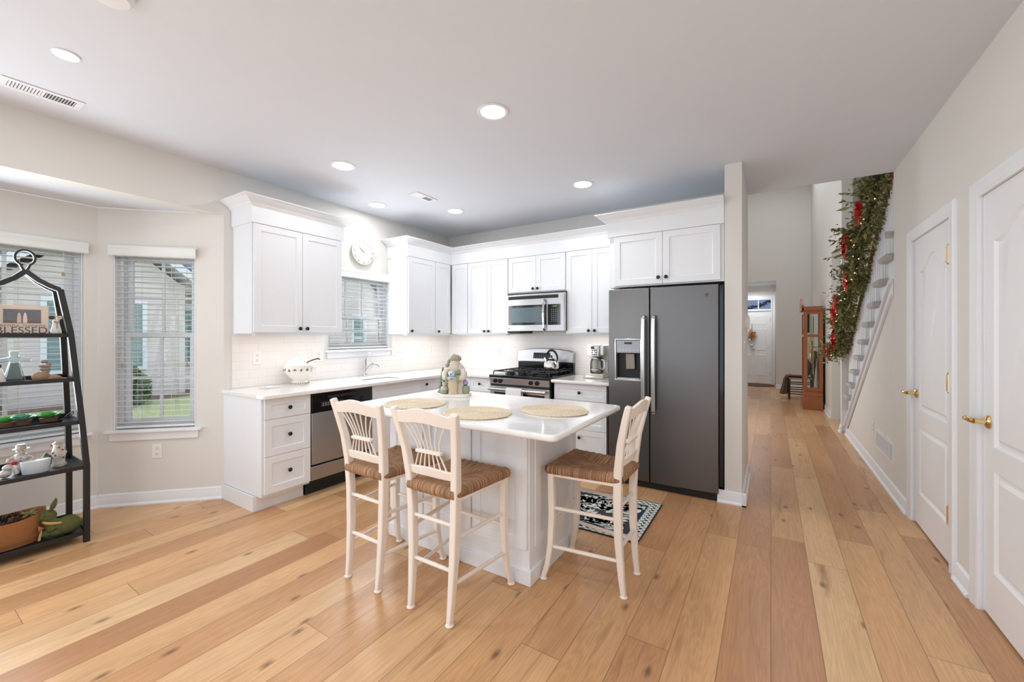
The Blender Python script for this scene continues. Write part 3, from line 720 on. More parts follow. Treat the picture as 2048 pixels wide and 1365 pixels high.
# far side doors
for a0, a1 in ((-2.185, -1.65), (-1.64, -1.11)):
    mb = MB(); shaker(mb, lambda a, b, c: (a, b, c), a0, a1, .14, .862, IY1 + .02, rail=.055); d = mb.build('door', M['cab'], t, bevel=.0012, seg=1)

def solid_poly(name, poly, z0, z1, m, parent=None, bevel=.012, seg=4, cutter=None):
    mb = MB(); mb.prism(poly, lambda x, y: (x, y, z0), lambda x, y: (x, y, z1)); bmesh.ops.recalc_face_normals(mb.bm, faces=mb.bm.faces)
    o = mb.build(name, m, parent, smooth=False)
    if cutter:
        cb = MB(); cb.prism(cutter, lambda x, y: (x, y, z0 - .1), lambda x, y: (x, y, z1 + .1)); c = cb.build('cut', m, None, smooth=False)
        if parent: c.data.transform(WM[parent.name].inverted()); c.parent = parent
        bo = o.modifiers.new('b', 'BOOLEAN'); bo.operation = 'DIFFERENCE'; bo.object = c; bo.solver = 'EXACT'
        dg = bpy.context.evaluated_depsgraph_get(); me = bpy.data.meshes.new_from_object(o.evaluated_get(dg)); o.modifiers.clear(); o.data = me
        bpy.data.objects.remove(c)
    if bevel:
        b = o.modifiers.new('bevel', 'BEVEL'); b.width = bevel; b.segments = seg; b.limit_method = 'ANGLE'; b.angle_limit = math.radians(40)
        o.data.shade_smooth(); o.data.set_sharp_from_angle(angle=math.radians(50))
    return o
def rrect(x0, y0, x1, y1, r, n=5):
    P = []
    for cx, cy, a in ((x1 - r, y0 + r, -PI / 2), (x1 - r, y1 - r, 0), (x0 + r, y1 - r, PI / 2), (x0 + r, y0 + r, PI)):
        P += [(cx + r * math.cos(a + i * PI / 2 / n), cy + r * math.sin(a + i * PI / 2 / n)) for i in range(n + 1)]
    return P
TAGC = 'white quartz worktop'
o = solid_poly('island_countertop', rrect(-2.38, 1.672, -.820, 2.645, .035), .870, .903, M['quartz'], bevel=.013, seg=4)
tag(o, 'white quartz slab worktop overhanging the kitchen island', 'countertop')
SX0, SX1, SY0, SY1 = -3.74, -3.33, 2.72, 3.26
Lp = [(XL + .001, 1.612), (-3.235, 1.615), (-3.215, 1.622), (-3.205, 1.64), (-3.205, 3.775), (-3.195, 3.785), (-2.683, 3.785), (-2.683, YB - .001), (XL + .001, YB - .001)]
o = solid_poly('corner_countertop', Lp, .870, .903, M['quartz'], bevel=.012, cutter=rrect(SX0, SY0, SX1, SY1, .06))
tag(o, 'long white L-shaped quartz worktop holding the sink', 'countertop')
o = solid_poly('short_countertop', [(-1.915, 3.785), (-1.29, 3.785), (-1.29, YB - .001), (-1.915, YB - .001)], .870, .903, M['quartz'], bevel=.012)
tag(o, 'short white quartz worktop between range and refrigerator', 'countertop')
# sink
t = thing('kitchen_sink', 'undermounted stainless sink bowl in the long worktop', 'sink', ((SX0 + SX1) / 2, (SY0 + SY1) / 2, .67))
rg = lambda off, z, r: [(x, y, z) for x, y in rrect(SX0 + off, SY0 + off, SX1 - off, SY1 - off, r)]
mb = MB(); levels = [rg(-.012, .8685, .06), rg(.004, .8685, .06), rg(.008, .86, .06), rg(.018, .70, .06), rg(.05, .685, .05)]
V = [p for L_ in levels for p in L_]; n = len(levels[0])
F = [(i * n + k, i * n + (k + 1) % n, (i + 1) * n + (k + 1) % n, (i + 1) * n + k) for i in range(4) for k in range(n)] + [tuple(range(4 * n, 5 * n))]
mb.mesh(V, F); mb.build('bowl', M['steel'], t)
mb = MB(); mb.lathe((-3.53, 2.99, .6855), [(.04, 0), (.04, .003), (.02, .001), (.001, .001)], 20); mb.build('drain', M['chrome'], t)
mb = MB()
for i in range(10): mb.tube([(SX0 + .06, 3.0 + i * .022, .70), (SX0 + .06, 3.0 + i * .022, .80), (SX0 + .03, 3.0 + i * .022, .83)], .002, 6)
mb.tube([(SX0 + .06, 2.99, .79), (SX0 + .06, 3.21, .79)], .0025, 6)
tag(mb.build('sink_rack', M['chrome'], t), 'chrome wire rack')
# faucet
fx, fy = -3.795, 2.985
t = thing('kitchen_faucet', 'chrome pull-out faucet with tall lever behind the sink', 'faucet', (fx, fy, .903))
mb = MB(); mb.lathe((fx, fy, .9032), [(.030, 0), (.030, .005), (.024, .012), (.022, .05), (.022, .125), (.019, .14), (.001, .14)], 24); mb.build('base', M['nickel'], t)
mb = MB(); mb.tube([(fx, fy, .92), (fx + .035, fy + .01, .985), (fx + .075, fy + .02, 1.025), (fx + .12, fy + .03, 1.045), (fx + .16, fy + .038, 1.042), (fx + .19, fy + .045, 1.028), (fx + .205, fy + .048, 1.01)], [.014, .0155, .017, .018, .0185, .02, .021], 16); mb.build('spout', M['nickel'], t)
mb = MB(); mb.tube([(fx, fy, 1.03), (fx - .002, fy + .002, 1.065), (fx + .004, fy + .010, 1.11), (fx + .022, fy + .025, 1.15), (fx + .045, fy + .04, 1.168)], [.021, .017, .011, .009, .005], 14, flat=.8); mb.build('lever', M['nickel'], t)

# upper cabinets
GU = 'white shaker wall cabinets'
def upper(label, fr, a0, a1, bback, bface, z0, z1, doors):
    c = fr((a0 + a1) / 2, bback, z0); t = thing('wall_cabinet', label, 'cabinet', c, 0, GU)
    mb = MB(); mb.box(a0, bback, z0, a1, bface - .021, z1, fr); mb.build('carcass', M['cab'], t, bevel=.0015, seg=1)
    for d0, d1, k in doors: add_door(fr, t, d0, d1, z0 + .012, z1 - .012, bface, k)
    return t
UF, ZU0, ZU1 = -3.53, 1.37, 2.28
kz = 1.405
mbv = None
upper('two-door wall cabinet standing alone between bay and sink window', FL, 1.697, 2.515, XL, UF, ZU0, ZU1, [(1.704, 2.112, (2.08, kz + .01)), (2.112, 2.510, (2.145, kz + .01))])
upper('wall cabinet with one wide door right of the sink window', FL, 3.370, 3.828, XL, UF, ZU0, ZU1, [(3.381, 3.826, (3.415, kz))])
upper('narrow wall cabinet left of the room corner', FL, 3.829, 4.115, XL, UF, ZU0, ZU1, [(3.831, 4.11, (3.87, kz - .003))])
UB = -4.13
upper('narrow wall cabinet without a knob right of the room corner', FB, -3.529, -3.266, -YB, UB, ZU0, ZU1, [(-3.525, -3.268, None)])
upper('two-door wall cabinet left of the microwave', FB, -3.265, -2.655, -YB, UB, ZU0, ZU1, [(-3.262, -2.96, (-2.99, kz)), (-2.96, -2.658, (-2.925, kz))])
upper('short two-door wall cabinet directly over the microwave', FB, -2.654, -1.905, -YB, UB, 1.845, ZU1, [(-2.648, -2.275, (-2.305, 1.89)), (-2.275, -1.908, (-2.245, 1.89))])
upper('two-door wall cabinet between microwave and refrigerator', FB, -1.904, -1.30, -YB, UB, ZU0, ZU1, [(-1.898, -1.60, (-1.63, kz)), (-1.60, -1.303, (-1.565, kz))])
FF = -3.75
t = upper('deep two-door cabinet above the refrigerator', FB, -1.285, -.322, -YB, FF, 1.80, ZU1, [(-1.236, -.803, (-.835, 1.865)), (-.803, -.348, (-.77, 1.865))])
for o_ in [o for o in C.objects if o.parent == t and o.name.startswith('door')]: pass
# crown: frieze board and moulding swept round each run with mitred corners
def crown(label, path, zf0=2.27, zf1=2.405, zt=2.472, proj=.10):
    """path: face line points (x, y) seen from above with the room on the right hand side"""
    P = [Vector(p) for p in path]; n = len(P)
    t = thing('crown_moulding', label, 'moulding', (P[0].x, P[0].y, zf0), 0, 'white crown mouldings on the wall cabinets')
    def offs(d):
        out = []
        for i in range(n):
            ns = []
            if i > 0: u = (P[i] - P[i - 1]).normalized(); ns.append(Vector((u.y, -u.x)))
            if i < n - 1: u = (P[i + 1] - P[i]).normalized(); ns.append(Vector((u.y, -u.x)))
            if len(ns) == 1: out.append(P[i] + ns[0] * d)
            else:
                b = (ns[0] + ns[1]); b = b / b.length; out.append(P[i] + b * d / b.dot(ns[0]))
        return out
    def sweep(prof):
        rings = [[(q.x, q.y, z) for q in offs(d)] for d, z in prof]; m = len(prof)
        V = [rings[j][i] for i in range(n) for j in range(m)]
        F = [(i * m + j, i * m + (j + 1) % m, (i + 1) * m + (j + 1) % m, (i + 1) * m + j) for i in range(n - 1) for j in range(m)] + [tuple(range(m))[::-1], tuple((n - 1) * m + j for j in range(m))]
        mb = MB(); mb.mesh(V, F); return mb
    sweep([(-.02, zf0), (.006, zf0), (.006, zf1), (-.02, zf1)]).build('frieze_board', M['cab'], t, bevel=.001, seg=1)
    k = proj
    pr = [(-.02, zf1 - .002), (.010, zf1 - .002), (.014, zf1 + .006), (.022, zf1 + .010), (.024, zf1 + .016), (.028, zf1 + .020), (.036, zf1 + .026), (.052, zf1 + .034), (.072, zf1 + .046), (.084, zf1 + .056), (k - .006, zt - .008), (k, zt - .004), (k, zt), (-.02, zt)]
    sweep(pr).build('cornice', M['cab'], t, ang=28)
    return t
crown('crown moulding over the cabinet standing alone by the bay', [(XL + .003, 1.69), (UF, 1.69), (UF, 2.522), (XL + .003, 2.522)][::1])
crown('long crown moulding over the corner and microwave cabinets', [(XL + .003, 3.363), (UF, 3.363), (UF, -UB), (-1.396, -UB)])
crown('crown moulding over the deep refrigerator cabinet', [(-1.292, 4.125), (-1.292, -FF), (-.320, -FF)])

# backsplash, outlets on it
def splash(name, fr, cells, b, m, label):
    mb = MB()
    for a0, a1, z0, z1 in cells: mb.box(a0, b + .0005, z0, a1, b + .009, z1, fr)
    return tag(mb.build(name, m, smooth=False), label, 'backsplash')
splash('tile_backsplash', FL, [(1.689, 2.545, .904, 1.37), (2.545, 3.425, .904, 1.113), (3.425, YB - .01, .904, 1.37)], XL, M['tileL'], 'white subway tile backsplash under the sink window')
splash('tile_backsplash', FB, [(XL + .01, -1.29, .904, 1.37), (-2.652, -1.907, 1.37, 1.42)], -YB, M['tileB'], 'white subway tile backsplash behind the range')
outlet('wall outlet on the tiles left of the soup tureen', (XL + .0095, 1.889, 1.156), (0, 1, 0), (1, 0, 0), h=.12, w=.075)
outlet('wide outlet plate on the tiles right of the soup tureen', (XL + .0095, 2.47, 1.15), (0, 1, 0), (1, 0, 0), w=.12, h=.12)
outlet('double switch plate on the tiles right of the sink window', (XL + .0095, 3.53, 1.148), (0, 1, 0), (1, 0, 0), 'switch', w=.12, h=.12)
outlet('single switch plate on the tiles in the room corner', (XL + .0095, 4.14, 1.15), (0, 1, 0), (1, 0, 0), 'switch')
outlet('switch plate on the tiles left of the range', (-3.03, YB - .0095, 1.15), (1, 0, 0), (0, -1, 0), 'switch')
outlet('switch plate on the narrow side of the stub wall', (-.1945, 3.95, 1.30), (0, 1, 0), (1, 0, 0), 'switch')
t = thing('door_chime', 'white oval door chime on the side of the stub wall', 'door chime', (-.195, 4.19, 1.47))
mb = MB(); mb.lathe((-.1945, 4.19, 1.47), [(.06, 0), (.06, .02), (.05, .034), (.001, .038)], 28, 'x', sx=1.0, sy=1.1); mb.build('cover', M['plate'], t)

# refrigerator
t = thing('refrigerator', 'dark stainless side-by-side refrigerator with ice dispenser', 'refrigerator', (-.8, 4.1, 0))
RX0, RX1, RF = -1.277, -.36, 3.70
mb = MB(); mb.box(RX0 + .01, 3.775, .02, -.325, 4.44, 1.775); mb.build('case', M['blackgloss'], t, bevel=.004)
mb = MB(); mb.box(RX0 + .01, 3.74, .0, -.34, 3.775, .075); mb.build('toe_grille', M['blackmatt'], t, bevel=.003)
def curved_slab(x0, x1, z0, z1, yb, bow, holes=None, n=10):
    cx, hw = (RX0 + RX1) / 2, (RX1 - RX0) / 2
    yf = lambda x: RF + bow * ((x - cx) / hw) ** 2
    xs = [x0 + (x1 - x0) * i / n for i in range(n + 1)]
    poly = [(x, yf(x)) for x in xs] + [(x1, yb), (x0, yb)]
    return poly, yf
for nm, x0, x1 in (('freezer_door', RX0, -.904), ('fridge_door', -.896, RX1)):
    poly, yf = curved_slab(x0, x1, .06, 1.775, 3.77, .022)
    if nm == 'freezer_door':
        mb = MB(); mb.prism(poly, lambda x, y: (x, y, .065), lambda x, y: (x, y, 1.775)); fd = mb.build(nm, M['fridge'], t, smooth=False)
        cb = MB(); cb.box(-1.195, 3.60, .965, -.985, 3.755, 1.195); c = cb.build('cut', M['fridge'], None, smooth=False); c.data.transform(WM[t.name].inverted()); c.parent = t
        bo = fd.modifiers.new('b', 'BOOLEAN'); bo.object = c; bo.solver = 'EXACT'; bo.operation = 'DIFFERENCE'
        dg = bpy.context.evaluated_depsgraph_get(); me = bpy.data.meshes.new_from_object(fd.evaluated_get(dg)); fd.modifiers.clear(); fd.data = me; bpy.data.objects.remove(c)
        bv = fd.modifiers.new('bevel', 'BEVEL'); bv.width = .004; bv.segments = 2; bv.limit_method = 'ANGLE'; bv.angle_limit = .7
        me.shade_smooth(); me.set_sharp_from_angle(angle=.6)
        dsp = thing('dispenser', None, None, (0, 0, 0)); bpy.data.objects.remove(dsp)
        mb = MB(); mb.box(-1.194, 3.752, .966, -.986, 3.7545, 1.194); cav = mb.build('dispenser_cavity', M['blackmatt'], fd)
        mb = MB(); mb.box(-1.1945, 3.715, 1.195, -.9855, 3.73, 1.315)
        mb.box(-1.197, 3.700, 1.196, -.983, 3.716, 1.31); mb.build('dispenser_panel', mat('panel_grey', srgb(150, 152, 156), .35, .6), fd, bevel=.003)
        mb = MB(); mb.box(-1.125, 3.6985, 1.275, -1.055, 3.7003, 1.295); mb.build('display', M['blackgloss'], fd)
        mb = MB()
        for i in range(6): mb.box(-1.175 + i * .032, 3.6988, 1.222, -1.16 + i * .032, 3.7003, 1.226)
        mb.build('button_marks', M['plate'], fd)
        mb = MB(); q = .012
        yy0, yy1 = 3.692, 3.715
        mb.box(-1.213, yy0 + .004, .958, -1.199, yy1, 1.32); mb.box(-.982, yy0, .958, -.968, yy1, 1.32); mb.box(-1.213, yy0, 1.312, -.968, yy1, 1.326); mb.box(-1.213, yy0 - .004, .943, -.968, yy1, .962)
        mb.build('dispenser_frame', M['nickel'], fd, bevel=.005, seg=3)
        mb = MB(); mb.prism([(-1.118, 1.19), (-1.04, 1.19), (-1.035, 1.055), (-1.115, 1.05)], lambda x, z: (x, 3.722, z), lambda x, z: (x, 3.738, z - .008)); mb.build('dispenser_paddle', mat('paddle_taupe', srgb(150, 138, 128), .4), fd, bevel=.004)
        mb = MB(); mb.box(-1.19, 3.705, .962, -.99, 3.752, .972); mb.build('drip_tray', M['steel'], fd)
        hx = -.945
    else:
        mb = MB(); mb.prism(poly, lambda x, y: (x, y, .065), lambda x, y: (x, y, 1.775)); fd = mb.build(nm, M['fridge'], t, bevel=.004, ang=30)
        mb = MB(); mb.lathe((-.445, yf(-.445) - .0005, 1.69), [(.020, 0), (.020, .0012), (.001, .0015)], 28, '-y'); eb = mb.build('round_badge', mat('badge_grey', srgb(120, 118, 118), .5, .6), fd)
        mb = MB(); cxb, czb = -.445, 1.69
        for s in (-1, 1):
            mb.tube([(cxb + s * .011 * math.cos(a), yf(cxb) - .0025, czb + s * .011 * math.sin(a)) for a in [i * .35 for i in range(9)]], .0011, 6)
            mb.tube([(cxb + s * .005 + .004 * math.cos(a), yf(cxb) - .0025, czb + .005 * math.sin(a)) for a in [i * .6 for i in range(10)]], .0009, 6)
        mb.build('badge_script', M['blackmatt'], eb)
        hx = -.858
    mb = MB(); y0 = yf(hx)
    mb.strut([(hx, y0 - .012, 1.525), (hx, y0 - .05, 1.50), (hx, y0 - .058, 1.30), (hx, y0 - .06, 1.1), (hx, y0 - .058, .90), (hx, y0 - .05, .70), (hx, y0 - .012, .672)], .032, .020)
    for z in (1.505, .69): mb.box(hx - .014, y0 - .045, z - .016, hx + .014, y0 + .001, z + .016)
    mb.build('handle', M['nickel'], fd, bevel=.005, seg=3)

# microwave
mx0, mx1, mz0, mz1, my = -2.642, -1.885, 1.402, 1.826, 4.075
t = thing('microwave', 'stainless over-the-range microwave with dark window', 'microwave', (-2.265, 4.3, 1.4))
mb = MB(); mb.box(mx0 + .004, my + .035, mz0 + .004, mx1, YB - .02, 1.842); mb.build('case', M['blackmatt'], t)
mb = MB(); n = 12; ff = lambda x: my + .018 * ((x - (mx0 + mx1) / 2) / .38) ** 2
xs = [mx0 + (mx1 - .02 - mx0) * i / n for i in range(n + 1)]
mb.prism([(x, ff(x)) for x in xs] + [(xs[-1], my + .034), (xs[0], my + .034)], lambda x, y: (x, y, mz0), lambda x, y: (x, y, mz1)); fa = mb.build('front_face', M['steel'], t, bevel=.004, ang=30)
def inlay(name, a0, a1, z0, z1, m, parent, off=.0012, ffn=ff, r=.02):
    mb = MB(); P = rrect(a0, z0, a1, z1, r, 4)
    mb.prism(P, lambda x, z: (x, ffn(x) - off, z), lambda x, z: (x, ffn(x) + .004, z)); return mb.build(name, m, parent, smooth=False)
def strip(name, a0, a1, z0, z1, m, parent, off, ffn, n=14):
    mb = MB(); V = []; F = []
    for i in range(n + 1):
        x = a0 + (a1 - a0) * i / n; V += [(x, ffn(x) - off, z0), (x, ffn(x) - off, z1), (x, ffn(x) + .003, z0), (x, ffn(x) + .003, z1)]
    for i in range(n):
        k = i * 4; F += [(k, k + 4, k + 5, k + 1), (k + 1, k + 5, k + 7, k + 3), (k, k + 2, k + 6, k + 4)]
    F += [(0, 1, 3, 2), (4 * n, 4 * n + 2, 4 * n + 3, 4 * n + 1)]
    mb.mesh(V, F); return mb.build(name, m, parent, smooth=False)
v = strip('vent_grille', mx0 + .02, mx1 - .085, 1.768, 1.806, M['blackmatt'], fa, .0015, ff)
for z in (1.780, 1.790): strip('vent_slat', mx0 + .022, mx1 - .088, z - .002, z + .002, M['iron'], v, .005, ff)
wn_ = strip('door_glass', mx0 + .02, -2.115, 1.472, 1.700, M['blackgloss'], fa, .0018, ff)
strip('door_window', mx0 + .06, -2.145, 1.50, 1.672, mat('mesh_window', srgb(88, 106, 114), .25), wn_, .0024, ff)
kp = strip('keypad', -2.095, -1.945, 1.470, 1.700, M['blackgloss'], fa, .0022, ff)
strip('display', -2.045, -1.965, 1.665, 1.690, mat('display_green', srgb(38, 58, 34), .3), kp, .003, ff)
text('clock_digits', '11:13', .018, (-2.005, ff(-2.0) - .004, 1.6775), (1, 0, 0), (0, 0, 1), mat('digits_green', srgb(170, 215, 120), .5, emit=srgb(150, 220, 90), estr=.6), kp)
mb = MB()
for r in range(7):
    for c_ in range(4):
        x = -2.052 + c_ * .024; z = 1.64 - r * .0215; mb.box(x, ff(x) - .0035, z - .003, x + .011, ff(x) - .002, z + .003)
mb.build('key_marks', mat('key_print', srgb(150, 175, 180), .5), kp)
mb = MB(); hx = -2.13; mb.strut([(hx, ff(hx) - .002, 1.755), (hx, ff(hx) - .03, 1.735), (hx, ff(hx) - .042, 1.66), (hx, ff(hx) - .046, 1.585), (hx, ff(hx) - .042, 1.51), (hx, ff(hx) - .03, 1.43), (hx, ff(hx) - .002, 1.41)], .026, .014); mb.build('handle', M['chrome'], fa, bevel=.005, seg=3)
mb = MB(); mb.lathe((mx0 + .028, ff(mx0 + .028) - .0003, 1.432), [(.008, 0), (.008, .001), (.001, .001)], 20, '-y'); mb.build('round_badge', M['iron'], fa)
mb = MB(); mb.box(mx1 - .018, my + .005, mz0 + .005, mx1 - .002, my + .034, mz1 - .002); mb.build('side_trim', M['chrome'], t)
mb = MB(); mb.box(mx0 + .01, my + .05, 1.378, mx0 + .16, YB - .05, 1.4055); mb.build('filter_housing', M['iron'], t)

# range
rx0, rx1 = -2.677, -1.925
t = thing('gas_range', 'stainless gas range with black grates and curved backguard', 'stove', (-2.30, 4.1, 0))
mb = MB(); mb.box(rx0, 3.82, .03, rx1, 4.44, .885); mb.build('body', M['blackgloss'], t, bevel=.003)
mb = MB(); mb.box(rx0 - .002, 3.775, .886, rx1 + .002, 4.40, .918); mb.build('cooktop', M['blackgloss'], t, bevel=.008, seg=3)
mb = MB(); mb.prism([(3.79, .815), (3.82, .815), (3.82, .886), (3.778, .886)], lambda y, z: (rx0 + .004, y, z), lambda y, z: (rx1 - .004, y, z)); cpn = mb.build('control_panel', M['steel'], t, bevel=.003)
for x in (-2.595, -2.53, -2.145, -2.07):
    mb = MB(); mb.lathe((x, 3.784, .851), [(.023, 0), (.021, .018), (.018, .024), (.001, .025)], 20, '-y'); mb.box(x - .004, 3.748, .833, x + .004, 3.762, .869); mb.build('burner_knob', M['blackmatt'], cpn)
mb = MB(); mb.box(rx0 + .004, 3.79, .28, rx1 - .004, 3.82, .79); od = mb.build('oven_door', M['steel'], t, bevel=.004)
mb = MB(); mb.box(rx0 + .06, 3.788, .36, rx1 - .06, 3.7905, .725); mb.build('oven_window', M['blackgloss'], od)
mb = MB(); mb.box(rx0 + .004, 3.795, .795, rx1 - .004, 3.82, .812); mb.build('vent_slot', M['blackmatt'], t)
mb = MB(); mb.tube([(rx0 + .02, 3.735, .765), (rx1 - .02, 3.735, .765)], .017, 14)
for x in (rx0 + .04, rx1 - .04): mb.tube([(x, 3.735, .765), (x, 3.792, .765)], .012, 10)
mb.build('oven_handle', M['nickel'], od)
mb = MB(); mb.box(rx0 + .004, 3.792, .07, rx1 - .004, 3.82, .27); mb.build('storage_drawer', M['steel'], t, bevel=.004)
for x in (rx0 + .05, rx1 - .05):
    for y in (3.88, 4.38): mb = MB(); mb.lathe((x, y, 0), [(.02, 0), (.02, .01), (.012, .012), (.012, .032)], 12); mb.build('foot', M['blackmatt'], t)
# backguard
mb = MB(); mb.box(rx0 + .005, 4.40, .90, rx1 - .005, 4.445, 1.03); mb.build('splash_panel', M['blackgloss'], t)
mb = MB(); n = 16; P = [(rx0, 1.035)] + [(rx0 + (rx1 - rx0) * i / n, 1.165 + .032 * (1 - (2 * i / n - 1) ** 2) + (.0 if 0 < i < n else -.012)) for i in range(n + 1)] + [(rx1, 1.035)]
mb.prism(P, lambda x, z: (x, 4.375 + (z - 1.035) * .12, z), lambda x, z: (x, 4.445, z)); bgd = mb.build('backguard', M['steel'], t, bevel=.006, ang=30)
mb = MB(); mb.prism([(-2.45, 1.075), (-2.215, 1.075), (-2.22, 1.145), (-2.445, 1.145)], lambda x, z: (x, 4.3735 + (z - 1.035) * .12, z), lambda x, z: (x, 4.385 + (z - 1.035) * .12, z)); dp = mb.build('control_display', M['blackgloss'], bgd)
mb = MB()
for i in range(7):
    for z in (1.09, 1.107): mb.box(-2.435 + i * .03, 4.3722 + (z - 1.035) * .12, z, -2.42 + i * .03, 4.3734 + (z - 1.035) * .12, z + .004)
mb.build('key_marks', mat('key_print', srgb(150, 175, 180), .5), dp)
# burners and grates
for i, (x, y, r) in enumerate(((-2.50, 3.95, .045), (-2.50, 4.22, .036), (-2.10, 3.95, .036), (-2.10, 4.22, .045), (-2.30, 4.085, .04))):
    mb = MB(); mb.lathe((x, y, .918), [(r + .02, 0), (r + .015, .006), (r, .008), (r, .018), (r * .6, .022), (.001, .022)], 20); mb.build('burner', M['iron'], t)
def grate(x0, x1, y0, y1):
    mb = MB(); z = .955; r = .0065
    xm = (x0 + x1) / 2
    mb.tube([(x0, y0, .92), (x0, y0, z - .008), (x0 + .015, y0, z), (x1 - .015, y0, z), (x1, y0, z - .008), (x1, y0, .92)], r, 6)
    mb.tube([(x0, y1, .92), (x0, y1, z - .008), (x0 + .015, y1, z), (x1 - .015, y1, z), (x1, y1, z - .008), (x1, y1, .92)], r, 6)
    for x in (x0 + .01, x1 - .01): mb.tube([(x, y0, z), (x, y1, z)], r, 6)
    for y in (y0 + (y1 - y0) * .27, y0 + (y1 - y0) * .73):
        for a in range(5):
            an = a * 2 * PI / 5 + .3
            mb.tube([(xm + math.cos(an) * .022, y + math.sin(an) * .022, z + .004), (xm + math.cos(an) * .06, y + math.sin(an) * .06, z + .006), (xm + math.cos(an) * .1, y + math.sin(an) * .1, z), (xm + math.cos(an) * .108, y + math.sin(an) * .108, z - .012)], r * .9, 6)
    mb.tube([(x0, (y0 + y1) / 2, z), (x1, (y0 + y1) / 2, z)], r, 6)
    return mb.build('grate', M['iron'], t)
for x0 in (rx0 + .03, -2.42, -2.175): grate(x0, x0 + .225, 3.82, 4.36)
t = thing('dish_towel', 'pale grey towel hanging over the oven door handle', 'towel', (-2.32, 3.735, .78))
mb = MB(); A = []; n = 12
prof = [(-.021, .50), (-.022, .60), (-.020, .76), (-.014, .778), (0, .787), (.014, .778), (.020, .76), (.021, .60)]
V = []; 
for i in range(n + 1):
    x = -2.418 + .195 * i / n
    for d_, z in prof: V.append((x, 3.735 + d_ + .0015 * math.sin(i * 1.7 + z * 9), z))
m_ = len(prof); F = [(i * m_ + j, i * m_ + j + 1, (i + 1) * m_ + j + 1, (i + 1) * m_ + j) for i in range(n) for j in range(m_ - 1)]
mb.mesh(V, F); o = mb.build('cloth', mat('towel_cloth', srgb(226, 228, 230), .9, bump=.2, bscale=200), t); sm = o.modifiers.new('s', 'SOLIDIFY'); sm.thickness = .003; sm.offset = 0

